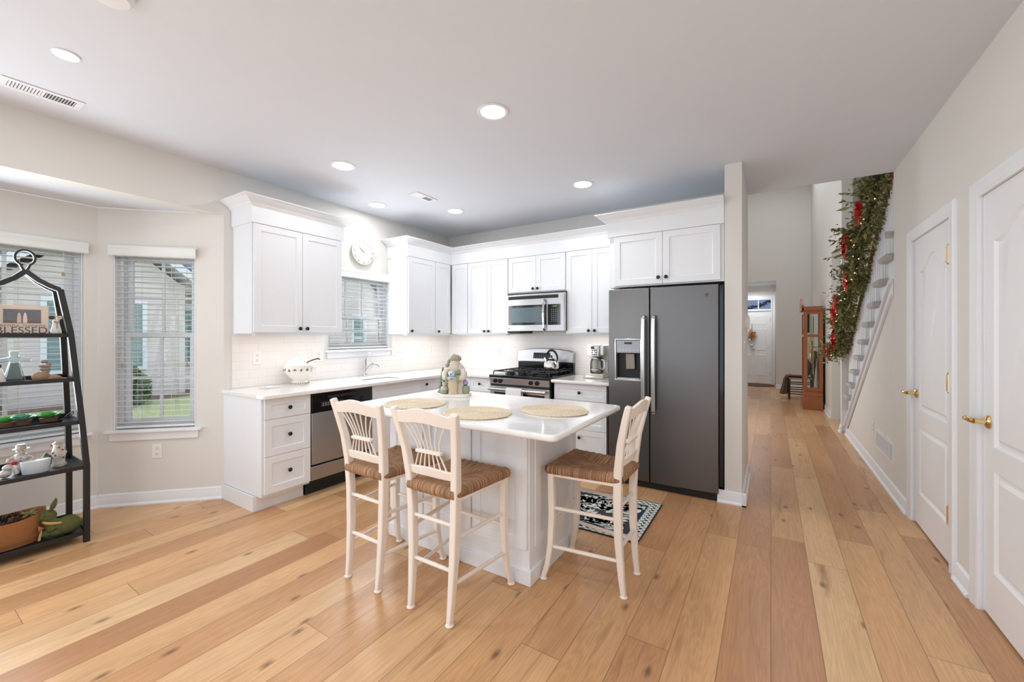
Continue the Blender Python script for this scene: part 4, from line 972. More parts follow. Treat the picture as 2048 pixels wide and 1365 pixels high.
# ------------------------------------------------------------------ bar stools
def make_stool(label):
    t = thing('bar_stool', label, 'stool', (0, 0, 0), 0, 'cream ladder bar stools at the island')
    P = M['stool']; S = Vector((1, 0, 0))
    def post(s):
        mb = MB()
        pts = [(s * .126, -.004, .012), (s * .128, .006, .10), (s * .133, .020, .30), (s * .139, .022, .50), (s * .148, .016, .66), (s * .163, -.002, .80), (s * .184, -.032, .93), (s * .196, -.052, 1.003)]
        mb.strut(pts, [.026, .030, .036, .038, .038, .036, .036, .036], [.028, .032, .040, .042, .042, .038, .034, .030], S); return mb
    def front(s):
        mb = MB()
        pts = [(s * .194, .426, .012), (s * .186, .405, .08), (s * .178, .388, .20), (s * .174, .382, .36), (s * .173, .385, .50), (s * .174, .388, .625)]
        mb.strut(pts, [.026, .028, .032, .035, .036, .034], [.028, .030, .034, .036, .036, .034], S); return mb
    for s in (-1, 1):
        for fn, fx, fy in ((post, s * .126, -.004), (front, s * .194, .426)):
            lg = fn(s).build('leg', P, t, bevel=.006, seg=3, local=True)
            mb = MB(); mb.lathe((fx, fy, 0), [(.014, 0), (.020, .002), (.021, .007), (.016, .011), (.013, .018)], 16); mb.build('foot_glide', P, lg, local=True)
    def rod(n, a, b, r=.0095):
        mb = MB(); a, b = Vector(a), Vector(b); mid = (a + b) / 2
        mb.tube([a, a.lerp(b, .06), mid, a.lerp(b, .94), b], [r * .8, r, r * 1.15, r, r * .8], 10); mb.build(n, P, t, local=True)
    rod('rung', (-.135, .02, .46), (.135, .02, .46)); rod('rung', (-.130, .018, .245), (.130, .018, .245))
    rod('rung', (-.173, .385, .335), (.173, .385, .335)); 
    for s in (-1, 1):
        rod('rung', (s * .137, .022, .40), (s * .174, .384, .40)); rod('rung', (s * .131, .018, .185), (s * .178, .39, .185))
        mb = MB(); mb.strut([(s * .145, .02, .585), (s * .173, .38, .585)], .018, .03, Vector((0, 0, 1))); mb.build('seat_rail', P, t, bevel=.004, local=True)
    mb = MB(); mb.strut([(-.172, .388, .585), (.172, .388, .585)], .03, .018, Vector((0, 0, 1))); mb.build('seat_rail', P, t, bevel=.004, local=True)
    # rush seat: four woven wedges meeting on an envelope line, rounded over the rails
    b0, b1, f0, f1 = (-.150, .004), (.150, .004), (-.188, .405), (.188, .405)
    z0 = .640
    def wedge(P0, P1, Q1, Q0, n=10, m_=18):
        """outer edge P0-P1, inner edge Q0-Q1; ridge of rolled strands"""
        P0, P1, Q0, Q1 = map(lambda p: Vector((p[0], p[1], 0)), (P0, P1, Q0, Q1)); V = []; F = []
        mid = (P0 + P1) / 2; inn = ((Q0 + Q1) / 2 - mid).normalized()
        prof = [(.012, -.056), (.000, -.054), (-.012, -.042), (-.016, -.026), (-.009, -.008), (.006, .000), (.022, .001)]
        rows = []
        for i in range(m_ + 1):
            k = i / m_; o = P0.lerp(P1, k); q = Q0.lerp(Q1, k); row = []
            rip = .0016 * math.sin(k * 60)
            for a, h in prof: row.append(o + inn * (a - rip) + Vector((0, 0, z0 + h + rip)))
            for j in range(1, n):
                f = j / (n - 1); p = (o + inn * .022).lerp(q, f); row.append(p + Vector((0, 0, z0 + .001 - .020 * math.sin(f * PI / 2) + rip * (1 - f))))
            rows.append(row)
        L = len(rows[0]); V = [p for r in rows for p in r]
        F = [(i * L + j, (i + 1) * L + j, (i + 1) * L + j + 1, i * L + j + 1) for i in range(m_) for j in range(L - 1)]
        return V, F
    c0, c1 = (-.012, .20), (.012, .20)
    mb = MB(); mb.use(M['rushX'])
    for a in (((b0), (f0), c0, c0), ((f1), (b1), c1, c1)): mb.mesh(*wedge(*a))
    mb.use(M['rushY'])
    for a in (((f0), (f1), c1, c0), ((b1), (b0), c0, c1)): mb.mesh(*wedge(*a))
    mb.mesh([(b0[0], b0[1], z0 - .05), (b1[0], b1[1], z0 - .05), (f1[0], f1[1], z0 - .05), (f0[0], f0[1], z0 - .05)], [(0, 1, 2, 3)])
    seat = mb.build('rush_seat', None, t, local=True, recalc=False, ang=60)
    # back: crest rail, lower rail, little middle bar, seven spindles
    def yb(z): return .016 - (z - .66) * .06 if z < .8 else .0 - (z - .80) * .265
    def rail(name, zc0, zc1, hw, arch, th=.018, bow=-.018, n=16):
        mb = MB(); V = []
        for i in range(n + 1):
            k = -1 + 2 * i / n; x = hw * k; a = arch * (math.cos(k * PI * .92) * .5 + .5)
            y = yb((zc0 + zc1) / 2) + bow * (1 - k * k)
            for z, dy in ((zc0 + a * .55, -th / 2), (zc1 + a, -th / 2), (zc1 + a, th / 2), (zc0 + a * .55, th / 2)): V.append((x, y + dy - (z - (zc0 + zc1) / 2) * .18, z))
        F = [(i * 4 + j, i * 4 + (j + 1) % 4, (i + 1) * 4 + (j + 1) % 4, (i + 1) * 4 + j) for i in range(n) for j in range(4)] + [(3, 2, 1, 0), tuple(n * 4 + j for j in range(4))]
        mb.mesh(V, F); return mb.build(name, P, t, bevel=.003, local=True)
    rail('crest_rail', .928, .985, .178, .028)
    rail('lower_rail', .672, .712, .140, .010)
    mb = MB(); yy = yb(.795) - .016; mb.box(-.080, yy - .013, .788, .080, yy + .013, .803); mb.build('spindle_bar', P, t, bevel=.003, local=True)
    for i in range(7):
        k = (i - 3) / 3
        mb = MB(); xb, xm, xt = k * .105, k * .068, k * .135
        yl = yb(.70) - .018 * (1 - (xb / .14) ** 2); yt = yb(.94) - .018 * (1 - (xt / .178) ** 2)
        mb.tube([(xb, yl, .705 + .004 * (1 - k * k)), (xm, yy, .79)], .0042, 7)
        mb.tube([(xm, yy, .80), (xm + (xt - xm) * .12, yy + (yt - yy) * .3, .845), (xm + (xt - xm) * .55, yy + (yt - yy) * .7, .90), (xt, yt, .94)], .0042, 7)
        mb.build('spindle', P, t, local=True)
    return t
B = make_stool('cream bar stool with rush seat at the front middle of the island')
B.location = (-1.394, 1.474, 0)
dup(B, (-1.885, 1.472, 0), math.radians(-1.0), 'cream bar stool with rush seat nearest the dishwasher')
dup(B, (-.648, 2.233, 0), math.radians(90), 'cream bar stool with rush seat nearest the refrigerator')

# ------------------------------------------------------------------ on the island
ZC_ = .903
def placemat(label, x, y, rz=0.):
    t = thing('placemat', label, 'placemat', (x, y, ZC_), rz, 'round braided placemats on the island')
    mb = MB(); r = .0062; mb.lathe((x, y, ZC_ + .0005), [(.001, 0), (.195, 0), (.195, .004), (.001, .004)], 48); mb.build('mat_base', M['jute'], t)
    mb = MB(); pts = []; N = 560; turns = 18
    for i in range(N + 1):
        k = i / N; rr = .006 + .194 * k; a = 2 * PI * turns * k; pts.append((x + rr * math.cos(a) * 1.03, y + rr * math.sin(a) * .97, ZC_ + .0055 + .0007 * math.sin(a * 26)))
    mb.tube(pts, r, 6, flat=.6); mb.build('braid', M['jute'], t); return t
placemat('round braided placemat at the island place by the dishwasher', -1.985, 1.962)
placemat('round braided placemat in the middle of the island edge', -1.445, 1.925)
placemat('round braided placemat at the island place by the refrigerator', -1.100, 2.235)

# father christmas figurine
fx, fy = -2.0, 2.385
t = thing('santa_figurine', 'ceramic santa figurine in cream and green robe holding a snow globe', 'figurine', (fx, fy, ZC_), math.radians(24))
T = WM[t.name]
W_ = lambda x, y, z: tuple(T @ Vector((x, y, z)))
cer = M['ceramic']; rb_ = mat('glaze_robe', srgb(216, 206, 190), .3, noise=.10, nscale=30); grn = mat('glaze_green', srgb(146, 156, 124), .3, noise=.2, nscale=40); dgrn = mat('glaze_dark_green', srgb(84, 106, 76), .35, noise=.35, nscale=60); tanm = mat('glaze_tan', srgb(206, 186, 158), .3, noise=.12, nscale=30)
lil = mat('glaze_lilac', srgb(168, 150, 178), .35, noise=.2, nscale=40); skin = mat('glaze_skin', srgb(226, 196, 172), .35); beard = mat('glaze_beard', srgb(214, 206, 196), .45, noise=.14, nscale=70, bump=.5, bscale=120); hatm = mat('glaze_hat', srgb(150, 152, 134), .4, noise=.2, nscale=60)
def loc(f, name, m, par=t, **k):
    mb = MB(); f(mb); return mb.build(name, m, par, local=True, **k)
loc(lambda b: b.prism(rrect(-.115, -.085, .115, .085, .05), lambda x, y: (x, y, 0), lambda x, y: (x * .96, y * .95, .022)), 'plinth', M['ceramic'], bevel=.004)
fold = lambda p, a: Vector((p.x * (1 + .05 * math.sin(a * 7)), p.y * (1 + .05 * math.sin(a * 7)), p.z))
robe = loc(lambda b: b.lathe((0, .01, .022), [(.088, 0), (.086, .02), (.078, .07), (.070, .12), (.066, .16), (.060, .19), (.045, .215), (.03, .225)], 36, sy=.78, ex=fold), 'robe', rb_, ang=60)
loc(lambda b: b.lathe((0, .008, .165), [(.069, 0), (.076, .004), (.074, .014), (.062, .034), (.044, .052), (.03, .056)], 30, sy=.8), 'cape', grn, ang=60)
loc(lambda b: b.strut([(-.012, -.068, .025), (-.012, -.066, .08), (-.004, -.062, .13), (0, -.055, .165)], .016, .006), 'robe_trim', dgrn, bevel=.002)
head = loc(lambda b: b.ball((0, -.006, .252), .036, 20, (1, 1, 1.05)), 'head', skin)
loc(lambda b: (b.ball((0, -.040, .250), .0065, 10), b.ball((-.014, -.0365, .262), .004, 8), b.ball((.014, -.0365, .262), .004, 8)), 'face', skin, head)
loc(lambda b: (b.ball((-.0135, -.0405, .2625), .0018, 6), b.ball((.0135, -.0405, .2625), .0018, 6)), 'eyes', M['slot'], head)
loc(lambda b: (b.ball((0, -.030, .215), .040, 18, (.85, .55, 1.15), .05), b.ball((-.012, -.042, .243), .013, 10, (1.2, .7, .6)), b.ball((.012, -.042, .243), .013, 10, (1.2, .7, .6))), 'beard', beard, head, ang=60)
loc(lambda b: (b.lathe((0, .0, .272), [(.041, -.006), (.045, .002), (.044, .012), (.038, .024), (.026, .034), (.003, .038)], 22), b.tube([(-.005, .012, .292), (-.035, .018, .280), (-.056, .010, .255), (-.060, .0, .238)], [.024, .019, .013, .008], 12), b.ball((-.060, -.004, .230), .017, 12, jit=.08)), 'hat', hatm, head, ang=60)
for s, col in ((-1, grn), (1, grn)):
    arm = loc(lambda b: b.tube([(s * .058, -.01, .195), (s * .072, -.03, .165), (s * .066, -.055, .140), (s * .040, -.076, .138)], [.022, .024, .022, .018], 12), 'sleeve', rb_, ang=60)
    loc(lambda b: b.lathe((s * .044, -.073, .138), [(.021, -.009), (.024, -.004), (.024, .004), (.021, .009)], 14, 'x'), 'cuff', grn, arm)
    loc(lambda b: (b.ball((s * .028, -.082, .137), .0125, 10), *[b.tube([(s * .024, -.088, .132 + q * .006), (s * .014, -.095, .134 + q * .006), (s * .006, -.094, .136 + q * .005)], [.0035, .0032, .0024], 6) for q in range(-1, 3)]), 'hand', skin, arm)
gl = loc(lambda b: b.lathe((0, -.095, .142), [(.034, 0), (.036, .004), (.030, .010), (.024, .012)], 24), 'globe_tray', mat('glaze_blue', srgb(170, 190, 212), .2))
loc(lambda b: b.ball((0, -.095, .172), .026, 20), 'snow_globe', mat('globe_glass', srgb(205, 215, 222), .05, .6), gl)
loc(lambda b: (b.ball((0, -.114, .172), .010, 10, (1, .8, 1.2)), ), 'tiny_santa', M['red'], gl)
loc(lambda b: b.lathe((.0, -.066, .022), [(.034, 0), (.036, .01), (.030, .018), (.033, .04), (.038, .06), (.036, .095), (.038, .11)], 22, sy=.55), 'pedestal', tanm)
tree = loc(lambda b: [b.lathe((-.097, .0, .024 + i * .036), [(.040 - i * .006, 0), (.034 - i * .006, .012), (.004 if i == 4 else .012, .045)], 14, ex=lambda p, a: Vector((p.x * (1 + .15 * math.sin(a * 6)), p.y * (1 + .15 * math.sin(a * 6)), p.z))) for i in range(5)], 'small_tree', dgrn, ang=70)
loc(lambda b: (b.ball((-.070, -.048, .050), .030, 14, (1, 1, 1.1), .04), b.ball((-.068, -.056, .095), .018, 12), b.ball((-.082, -.056, .115), .007, 8), b.ball((-.056, -.056, .115), .007, 8)), 'small_animal', mat('glaze_grey_cream', srgb(200, 194, 178), .3, noise=.2, nscale=50), ang=60)
loc(lambda b: b.ball((-.070, -.060, .040), .027, 12, (1.1, .8, .9)), 'green_sack', grn)
loc(lambda b: (b.lathe((.085, -.02, .022), [(.026, 0), (.030, .02), (.028, .05), (.022, .058)], 16), ), 'gift_bag', grn)
loc(lambda b: (b.ball((.080, -.01, .10), .022, 10, jit=.12), b.ball((.068, -.005, .165), .024, 10, jit=.12), b.ball((.055, .01, .19), .02, 10, jit=.1)), 'gift_sack', lil, ang=70)

# ------------------------------------------------------------------ on the long counter
x, y = -3.685, 2.175
t = thing('soup_tureen', 'cream soup tureen with lid and ladle on the long counter', 'tureen', (x, y, ZC_), math.radians(20))
loc(lambda b: b.lathe((0, 0, 0), [(.062, 0), (.066, .006), (.060, .020), (.045, .034), (.052, .044), (.088, .075), (.108, .110), (.114, .140), (.113, .152), (.120, .158), (.116, .163), (.104, .160)], 36), 'bowl', cer, t)
tl = loc(lambda b: b.lathe((0, 0, .158), [(.108, 0), (.100, .012), (.080, .034), (.050, .052), (.022, .064), (.012, .070), (.001, .071)], 36), 'lid', cer, t)
loc(lambda b: (b.tube([(-.02, 0, .225), (-.012, .0, .245), (0, .002, .250), (.014, 0, .243), (.022, 0, .226)], [.006, .009, .010, .008, .005], 10), b.ball((0, 0, .256), .009, 8, (1.4, 1, 1))), 'lid_handle', cer, tl)
for s in (-1, 1): loc(lambda b: b.tube([(s * .110, 0, .120), (s * .135, 0, .128), (s * .142, 0, .142), (s * .132, 0, .152), (s * .112, 0, .153)], [.008, .007, .007, .007, .008], 8), 'side_handle', cer, t)
loc(lambda b: b.tube([(.07, -.03, .17), (.10, -.02, .190), (.135, -.005, .205), (.165, .005, .212), (.178, .008, .205)], [.005, .005, .0045, .005, .004], 8), 'ladle', M['iron'], t)
dk = [mat('print_green', srgb(104, 116, 88), .4), mat('print_brown', srgb(120, 104, 92), .4)]
for i in range(16):
    a = i * 2 * PI / 16
    def bird(b, a=a, i=i):
        c = Vector((math.cos(a) * .1115, math.sin(a) * .1115, .122 + .004 * (i % 2))); u = Vector((-math.sin(a), math.cos(a), 0)); n = Vector((math.cos(a), math.sin(a), -.2)); k = Vector((0, 0, 1))
        if i % 3 == 0: P = [(-.007, -.011), (.007, -.011), (.008, .002), (0, .013), (-.008, .002)]
        elif i % 3 == 1: P = [(-.016, 0), (-.004, -.007), (.008, -.008), (.016, -.001), (.006, .004), (-.002, .010), (-.006, .003)]
        else: P = [(-.005, -.010), (.004, -.006), (.010, .006), (.002, .012), (-.006, .004)]
        b.prism(P, lambda p, q: c + u * p + k * q + n * .0015, lambda p, q: c + u * p + k * q - n * .004)
    loc(bird, 'painted_motif', dk[i % 2], t, smooth=False)
loc(lambda b: [b.ball((math.cos(i * PI / 12) * .064, math.sin(i * PI / 12) * .064, .012), .006, 8, (1, 1, 1.3)) for i in range(24)], 'foot_beading', mat('bead_grey', srgb(168, 162, 152), .4), t)
t.scale = (1.17, 1.17, 1.13)
x, y = -3.62, 1.90
t = thing('trackpad_charger', 'small white flat device with a thin cord on the counter end', 'device', (x, y, ZC_), math.radians(60))
loc(lambda b: b.prism(rrect(-.055, -.028, .055, .028, .02), lambda p, q: (p, q, .001), lambda p, q: (p * .94, q * .9, .014)), 'body', mat('device_white', srgb(222, 220, 216), .35), t, bevel=.003)
loc(lambda b: b.tube([(-.052, 0, .006), (-.08, -.01, .004), (-.10, -.035, .004), (-.085, -.07, .004), (-.05, -.085, .004), (-.02, -.07, .004)], .0016, 6), 'cord', mat('cord_grey', srgb(178, 174, 168), .5), t)

# kettle on the back right burner
x, y = -2.105, 4.19
t = thing('kettle', 'polished whistling kettle with black handle on the range', 'kettle', (x, y, .962), math.radians(-10))
bd = loc(lambda b: b.lathe((0, 0, 0), [(.001, .0), (.078, .0), (.086, .008), (.090, .030), (.088, .060), (.076, .095), (.056, .118), (.038, .128), (.001, .130)], 36), 'body', M['chrome'], t)
ld = loc(lambda b: b.lathe((0, 0, .127), [(.034, 0), (.032, .008), (.018, .013), (.001, .014)], 24), 'lid', M['chrome'], t)
loc(lambda b: b.lathe((0, 0, .14), [(.006, 0), (.006, .008), (.013, .012), (.014, .018), (.008, .024), (.001, .025)], 16), 'lid_knob', M['blackmatt'], ld)
loc(lambda b: b.tube([(-.060, 0, .095), (-.082, 0, .118), (-.096, 0, .138)], [.024, .018, .013], 14), 'spout', M['chrome'], t)
loc(lambda b: (b.lathe((-.10, 0, .137), [(.014, 0), (.015, .01), (.008, .018), (.001, .019)], 14),), 'spout_cap', M['blackmatt'], t)
loc(lambda b: b.tube([(-.062, 0, .112), (-.070, 0, .150), (-.058, 0, .190), (-.028, 0, .218), (.010, 0, .224), (.050, 0, .205), (.076, 0, .168), (.084, 0, .125), (.074, 0, .100)], [.005, .009, .012, .013, .013, .013, .012, .009, .006], 14), 'handle', M['blackmatt'], t)

# coffee maker and its mat
x, y = -1.545, 4.19
t = thing('round_trivet', 'flat braided round mat under the coffee maker', 'mat', (x, y, ZC_), 0)
loc(lambda b: b.lathe((0, 0, .0005), [(.001, 0), (.165, 0), (.168, .003), (.165, .006), (.001, .006)], 40, sy=.95), 'mat_disc', mat('mat_beige', srgb(222, 210, 192), .8), t)
loc(lambda b: b.tube([(.166 * math.cos(i * PI / 40), .158 * math.sin(i * PI / 40), .004 + .0015 * (i % 2)) for i in range(81)], .0035, 6), 'braided_rim', mat('mat_tan', srgb(196, 182, 160), .8), t)
z0 = ZC_ + .0075
t = thing('coffee_maker', 'white and chrome drip coffee maker with glass carafe', 'coffee maker', (x, y, z0), math.radians(-4))
cw = mat('appliance_white', srgb(238, 234, 228), .3)
base = loc(lambda b: b.box(-.095, -.12, 0, .095, .11, .042), 'base', cw, t, bevel=.008)
loc(lambda b: b.prism([(-.085, .006), (.02, .006), (.035, .012), (.085, .012), (.085, .034), (-.085, .034)], lambda p, q: (p, -.1205, q), lambda p, q: (p, -.1225, q)), 'base_trim', M['chrome'], base, smooth=False)
loc(lambda b: b.box(-.095, .02, .042, .095, .11, .345), 'tank', cw, t, bevel=.012, seg=3)
hd_ = loc(lambda b: b.box(-.092, -.105, .225, .050, .02, .345), 'brew_head', M['chrome'], t, bevel=.008, seg=3)
loc(lambda b: b.box(-.045, -.1065, .300, -.005, -.1050, .330), 'display', M['blackgloss'], hd_)
loc(lambda b: [b.lathe((-.028 + i * .022, -.105, .265 + j * .022), [(.007, 0), (.007, .003), (.001, .003)], 12, '-y') for i in range(3) for j in range(-1, 2) if not (i == 1 and j == 0)], 'buttons', M['iron'], hd_)
loc(lambda b: b.box(.050, -.09, .240, .092, .02, .340), 'side_housing', cw, t, bevel=.008)
cf = loc(lambda b: b.lathe((-.005, -.045, .046), [(.060, 0), (.066, .006), (.067, .060), (.066, .120), (.058, .145), (.052, .150)], 28), 'carafe', mat('carafe_glass', srgb(214, 208, 200), .06, .0, spec=.8, coat=1), t)
cf.data.materials[0] = glass_mat('carafe_clear_glass', (.86, .85, .83, 1), .12)
loc(lambda b: b.lathe((-.005, -.045, .1965), [(.056, 0), (.066, .004), (.066, .014), (.050, .018), (.001, .018)], 28), 'carafe_lid', M['nickel'], cf)
loc(lambda b: b.lathe((-.005, -.045, .082), [(.0675, 0), (.0685, .002), (.0685, .008), (.0675, .010)], 28), 'carafe_band', M['nickel'], cf)
loc(lambda b: b.tube([(.055, -.055, .19), (.085, -.06, .185), (.095, -.062, .15), (.09, -.06, .11), (.065, -.055, .09)], [.008, .009, .009, .009, .007], 8), 'carafe_handle', cw, cf)

# wall clock
cy, cz = 2.995, 2.283
t = thing('wall_clock', 'round cream roman-numeral clock above the sink window', 'clock', (XL, cy, cz))
body = MB(); body.lathe((XL + .002, cy, cz), [(.135, .02), (.142, .024), (.146, .030), (.140, .036), (.100, .040), (.098, .034), (.001, .034)], 44, 'x'); bd = body.build('case', M['ceramic'], t)
body = MB(); body.lathe((XL + .0005, cy, cz), [(.10, 0), (.10, .022)], 24, 'x'); body.build('back_mount', M['ceramic'], t)
mb = MB(); mb.lathe((XL + .036, cy, cz), [(.096, 0), (.096, .0008), (.001, .0008)], 40, 'x'); mb.build('dial', mat('dial_cream', srgb(236, 230, 218), .6, noise=.06, nscale=30), t)
NUM = ['XII', 'I', 'II', 'III', 'IIII', 'V', 'VI', 'VII', 'VIII', 'IX', 'X', 'XI']
gm = mat('numeral_grey', srgb(138, 132, 122), .6)
for i, s_ in enumerate(NUM):
    a = i * PI / 6; u = Vector((0, math.cos(a), -math.sin(a))); v = Vector((0, math.sin(a), math.cos(a)))
    text('numeral', s_, .030, Vector((XL + .0405, cy, cz)) + v * .120, u, v, gm, t, ext=.0006)
for nm, ang, L, wd in (('hour_hand', math.radians(300), .050, .005), ('minute_hand', math.radians(312), .082, .004)):
    v = Vector((0, math.sin(ang), math.cos(ang))); u = Vector((0, v.z, -v.y)); mb = MB(); mb.obox(Vector((XL + .0385, cy, cz)) + v * L * .4, v, u, (1, 0, 0), L * .6, wd / 2, .0006); mb.build(nm, gm, t)
mb = MB(); mb.lathe((XL + .038, cy, cz), [(.007, 0), (.006, .003), (.001, .003)], 14, 'x'); mb.build('hub', gm, t)

# ------------------------------------------------------------------ ceiling fittings
def downlight(label, x, y, p=3.0, k=1.):
    t = thing('recessed_light', label, 'ceiling light', (x, y, ZC), 0, 'recessed ceiling lights')
    mb = MB(); mb.lathe((x, y, ZC), [(.098 * k, -.0005), (.098 * k, -.004), (.090 * k, -.007), (.076 * k, -.004), (.074 * k, -.0005)], 32); mb.build('trim_ring', M['trim'], t)
    mb = MB(); mb.lathe((x, y, ZC - .0015), [(.001, 0), (.075 * k, 0), (.075 * k, -.0022), (.001, -.0026)], 32); mb.build('lens', M['lamp'], t)
    area('recessed_light_beam', (x, y, ZC - .012), (0, 0, 0), .14, p, (.96, .98, 1.0), 'DISK')
downlight('round ceiling light left of the smoke detector above the bay side', -2.935, .547, 2.6, .52)
downlight('largest round ceiling light, above the island front', -1.454, 2.092)
downlight('round ceiling light above the dishwasher', -2.955, 2.108)
downlight('round ceiling light nearest the wall clock', -3.535, 2.942, 1.6)
downlight('round ceiling light nearest the room corner', -2.975, 3.545, 2)
downlight('round ceiling light before the microwave cabinets and refrigerator', -1.458, 3.538, 3)
def ceiling_vent(label, x0, y0, x1, y1, along):
    t = thing('ceiling_vent', label, 'vent', ((x0 + x1) / 2, (y0 + y1) / 2, ZC), 0, 'white ceiling registers')
    mb = MB(); q = .03; z = ZC
    mb.box(x0, y0, z - .006, x0 + q, y1, z - .0005); mb.box(x1 - q, y0, z - .006, x1, y1, z - .0005); mb.box(x0 + q, y0, z - .006, x1 - q, y0 + q, z - .0005); mb.box(x0 + q, y1 - q, z - .006, x1 - q, y1, z - .0005)
    ym = (y0 + y1) / 2; mb.box(x0 + q, ym - .006, z - .006, x1 - q, ym + .006, z - .0005); mb.build('frame', M['trim'], t, bevel=.002)
    mb = MB(); mb.box(x0 + q, y0 + q, z - .0012, x1 - q, y1 - q, z - .0006); mb.build('backing', mat('duct_grey', srgb(84, 84, 86), .8), t)
    mb = MB(); n = 10
    for h, (a, b_) in enumerate(((y0 + q, ym - .006), (ym + .006, y1 - q))):
        for i in range(n):
            c = a + (b_ - a) * (i + .5) / n; s = -1 if h == 0 else 1
            mb.obox((( x0 + x1) / 2, c, z - .005), (1, 0, 0), Vector((0, 1, s * .8)).normalized(), Vector((0, -s * .8, 1)).normalized(), (x1 - x0) / 2 - q, .0045, .0006)
    mb.build('louvres', M['trim'], t)
ceiling_vent('long slotted ceiling register at the far left above the bay', -3.59, .405, -3.45, .725, 'y')
ceiling_vent('smaller slotted ceiling register between the clock and corner lights', -3.0, 2.87, -2.88, 3.155, 'y')
t = thing('smoke_detector', 'round white smoke detector at the top edge of the ceiling', 'smoke detector', (-2.245, .53, ZC))
mb = MB(); mb.lathe((-2.245, .54, ZC - .0005), [(.075, 0), (.075, -.015), (.06, -.03), (.001, -.034)], 30); mb.build('cover', M['trim'], t)
# under-cabinet light bars
ucl = (1.0, .93, .88)
for lb, x0, y0, x1, y1, p in (('light strip under the cabinet standing alone', -3.66, 1.75, -3.60, 2.47, 1.0), ('light strip under the cabinets right of the window', -3.66, 3.42, -3.60, 4.20, 1.15), ('light strip under the cabinets left of the microwave', -3.50, 4.22, -2.72, 4.27, 1.1), ('light strip under the cabinets right of the microwave', -1.86, 4.22, -1.34, 4.27, .95)):
    t = thing('light_strip', lb, 'light strip', ((x0 + x1) / 2, (y0 + y1) / 2, 1.36), 0, 'under-cabinet light strips')
    mb = MB(); mb.box(x0, y0, 1.357, x1, y1, 1.3695); mb.build('housing', M['trim'], t)
    area('light_strip_glow', ((x0 + x1) / 2, (y0 + y1) / 2, 1.354), (0, 0, 0), max(x1 - x0, .02), p, ucl, size_y=max(y1 - y0, .02))

# ------------------------------------------------------------------ rug in front of the refrigerator
X0, Y0, X1, Y1 = -1.52, 2.695, -.735, 3.41
rm, rt, rb, rd, rbm, rcf = rug_mat(-(X1 - X0) / 2, -(Y1 - Y0) / 2, (X1 - X0) / 2, (Y1 - Y0) / 2); L = rt.links.new
fm = node(rt, 'ShaderNodeMix', data_type='RGBA'); L(mth(rt, 'GREATER_THAN', rd, .08), fm.inputs['Factor']); L(rbm.outputs['Result'], fm.inputs['A']); L(rcf.outputs[0], fm.inputs['B']); L(fm.outputs['Result'], rb.inputs['Base Color']); rb.inputs['Roughness'].default_value = .95
t = thing('kitchen_rug', 'navy floral rug with checked border before the refrigerator', 'rug', ((X0 + X1) / 2, (Y0 + Y1) / 2, 0))
mb = MB(); mb.box(X0, Y0, .0008, X1, Y1, .008); mb.build('rug_field', rm, t, smooth=False)
wh = mat('rug_white', srgb(226, 228, 220), .95); wh2 = mat('rug_sage', srgb(168, 182, 168), .95)
random.seed(12)
def leafshape(mb, cx, cy, a, L_, w_, z=.0095):
    ca, sa = math.cos(a), math.sin(a); P = []
    for k, wd in ((0, 0), (.2, .7), (.5, 1), (.8, .6), (1, 0), (.8, -.6), (.5, -1), (.2, -.7)):
        lx, ly = L_ * k, w_ * wd / 2; P.append((cx + lx * ca - ly * sa, cy + lx * sa + ly * ca))
    if all(X0 + .085 < p[0] < X1 - .085 and Y0 + .085 < p[1] < Y1 - .085 for p in P):
        mb.prism(P, lambda x, y: (x, y, .0081), lambda x, y: (x, y, z))
mb = MB(); mb2 = MB()
for (ax, ay, an, L_) in ((-1.36, 2.80, .9, .55), (-1.05, 2.78, 1.9, .35), (-.98, 2.86, 1.2, .42), (-.84, 3.30, -2.6, .30), (-1.2, 3.32, -.7, .40), (-1.42, 3.2, -.2, .35), (-.88, 2.80, 2.6, .3)):
    for i in range(9):
        k = i / 9; px, py = ax + math.cos(an + k * .5) * L_ * k, ay + math.sin(an + k * .5) * L_ * k
        for s in (-1, 1): leafshape(mb if (i + s) % 3 else mb2, px, py, an + s * .9, .085, .036)
for _ in range(9):
    cx, cy = random.uniform(X0 + .15, X1 - .15), random.uniform(Y0 + .15, Y1 - .15)
    for q in range(6): leafshape(mb, cx + .012 * math.cos(q), cy + .012 * math.sin(q), q * PI / 3 + cx, .062, .044)
mb.build('flower_pattern', wh, t, smooth=False); mb2.build('leaf_pattern', wh2, t, smooth=False)
mb = MB(); 
for a in (((X0, Y0), (X1, Y0)), ((X1, Y0), (X1, Y1)), ((X1, Y1), (X0, Y1)), ((X0, Y1), (X0, Y0))): mb.tube([(*a[0], .0055), (*a[1], .0055)], .0045, 6)
mb.build('binding', M['iron'], t)

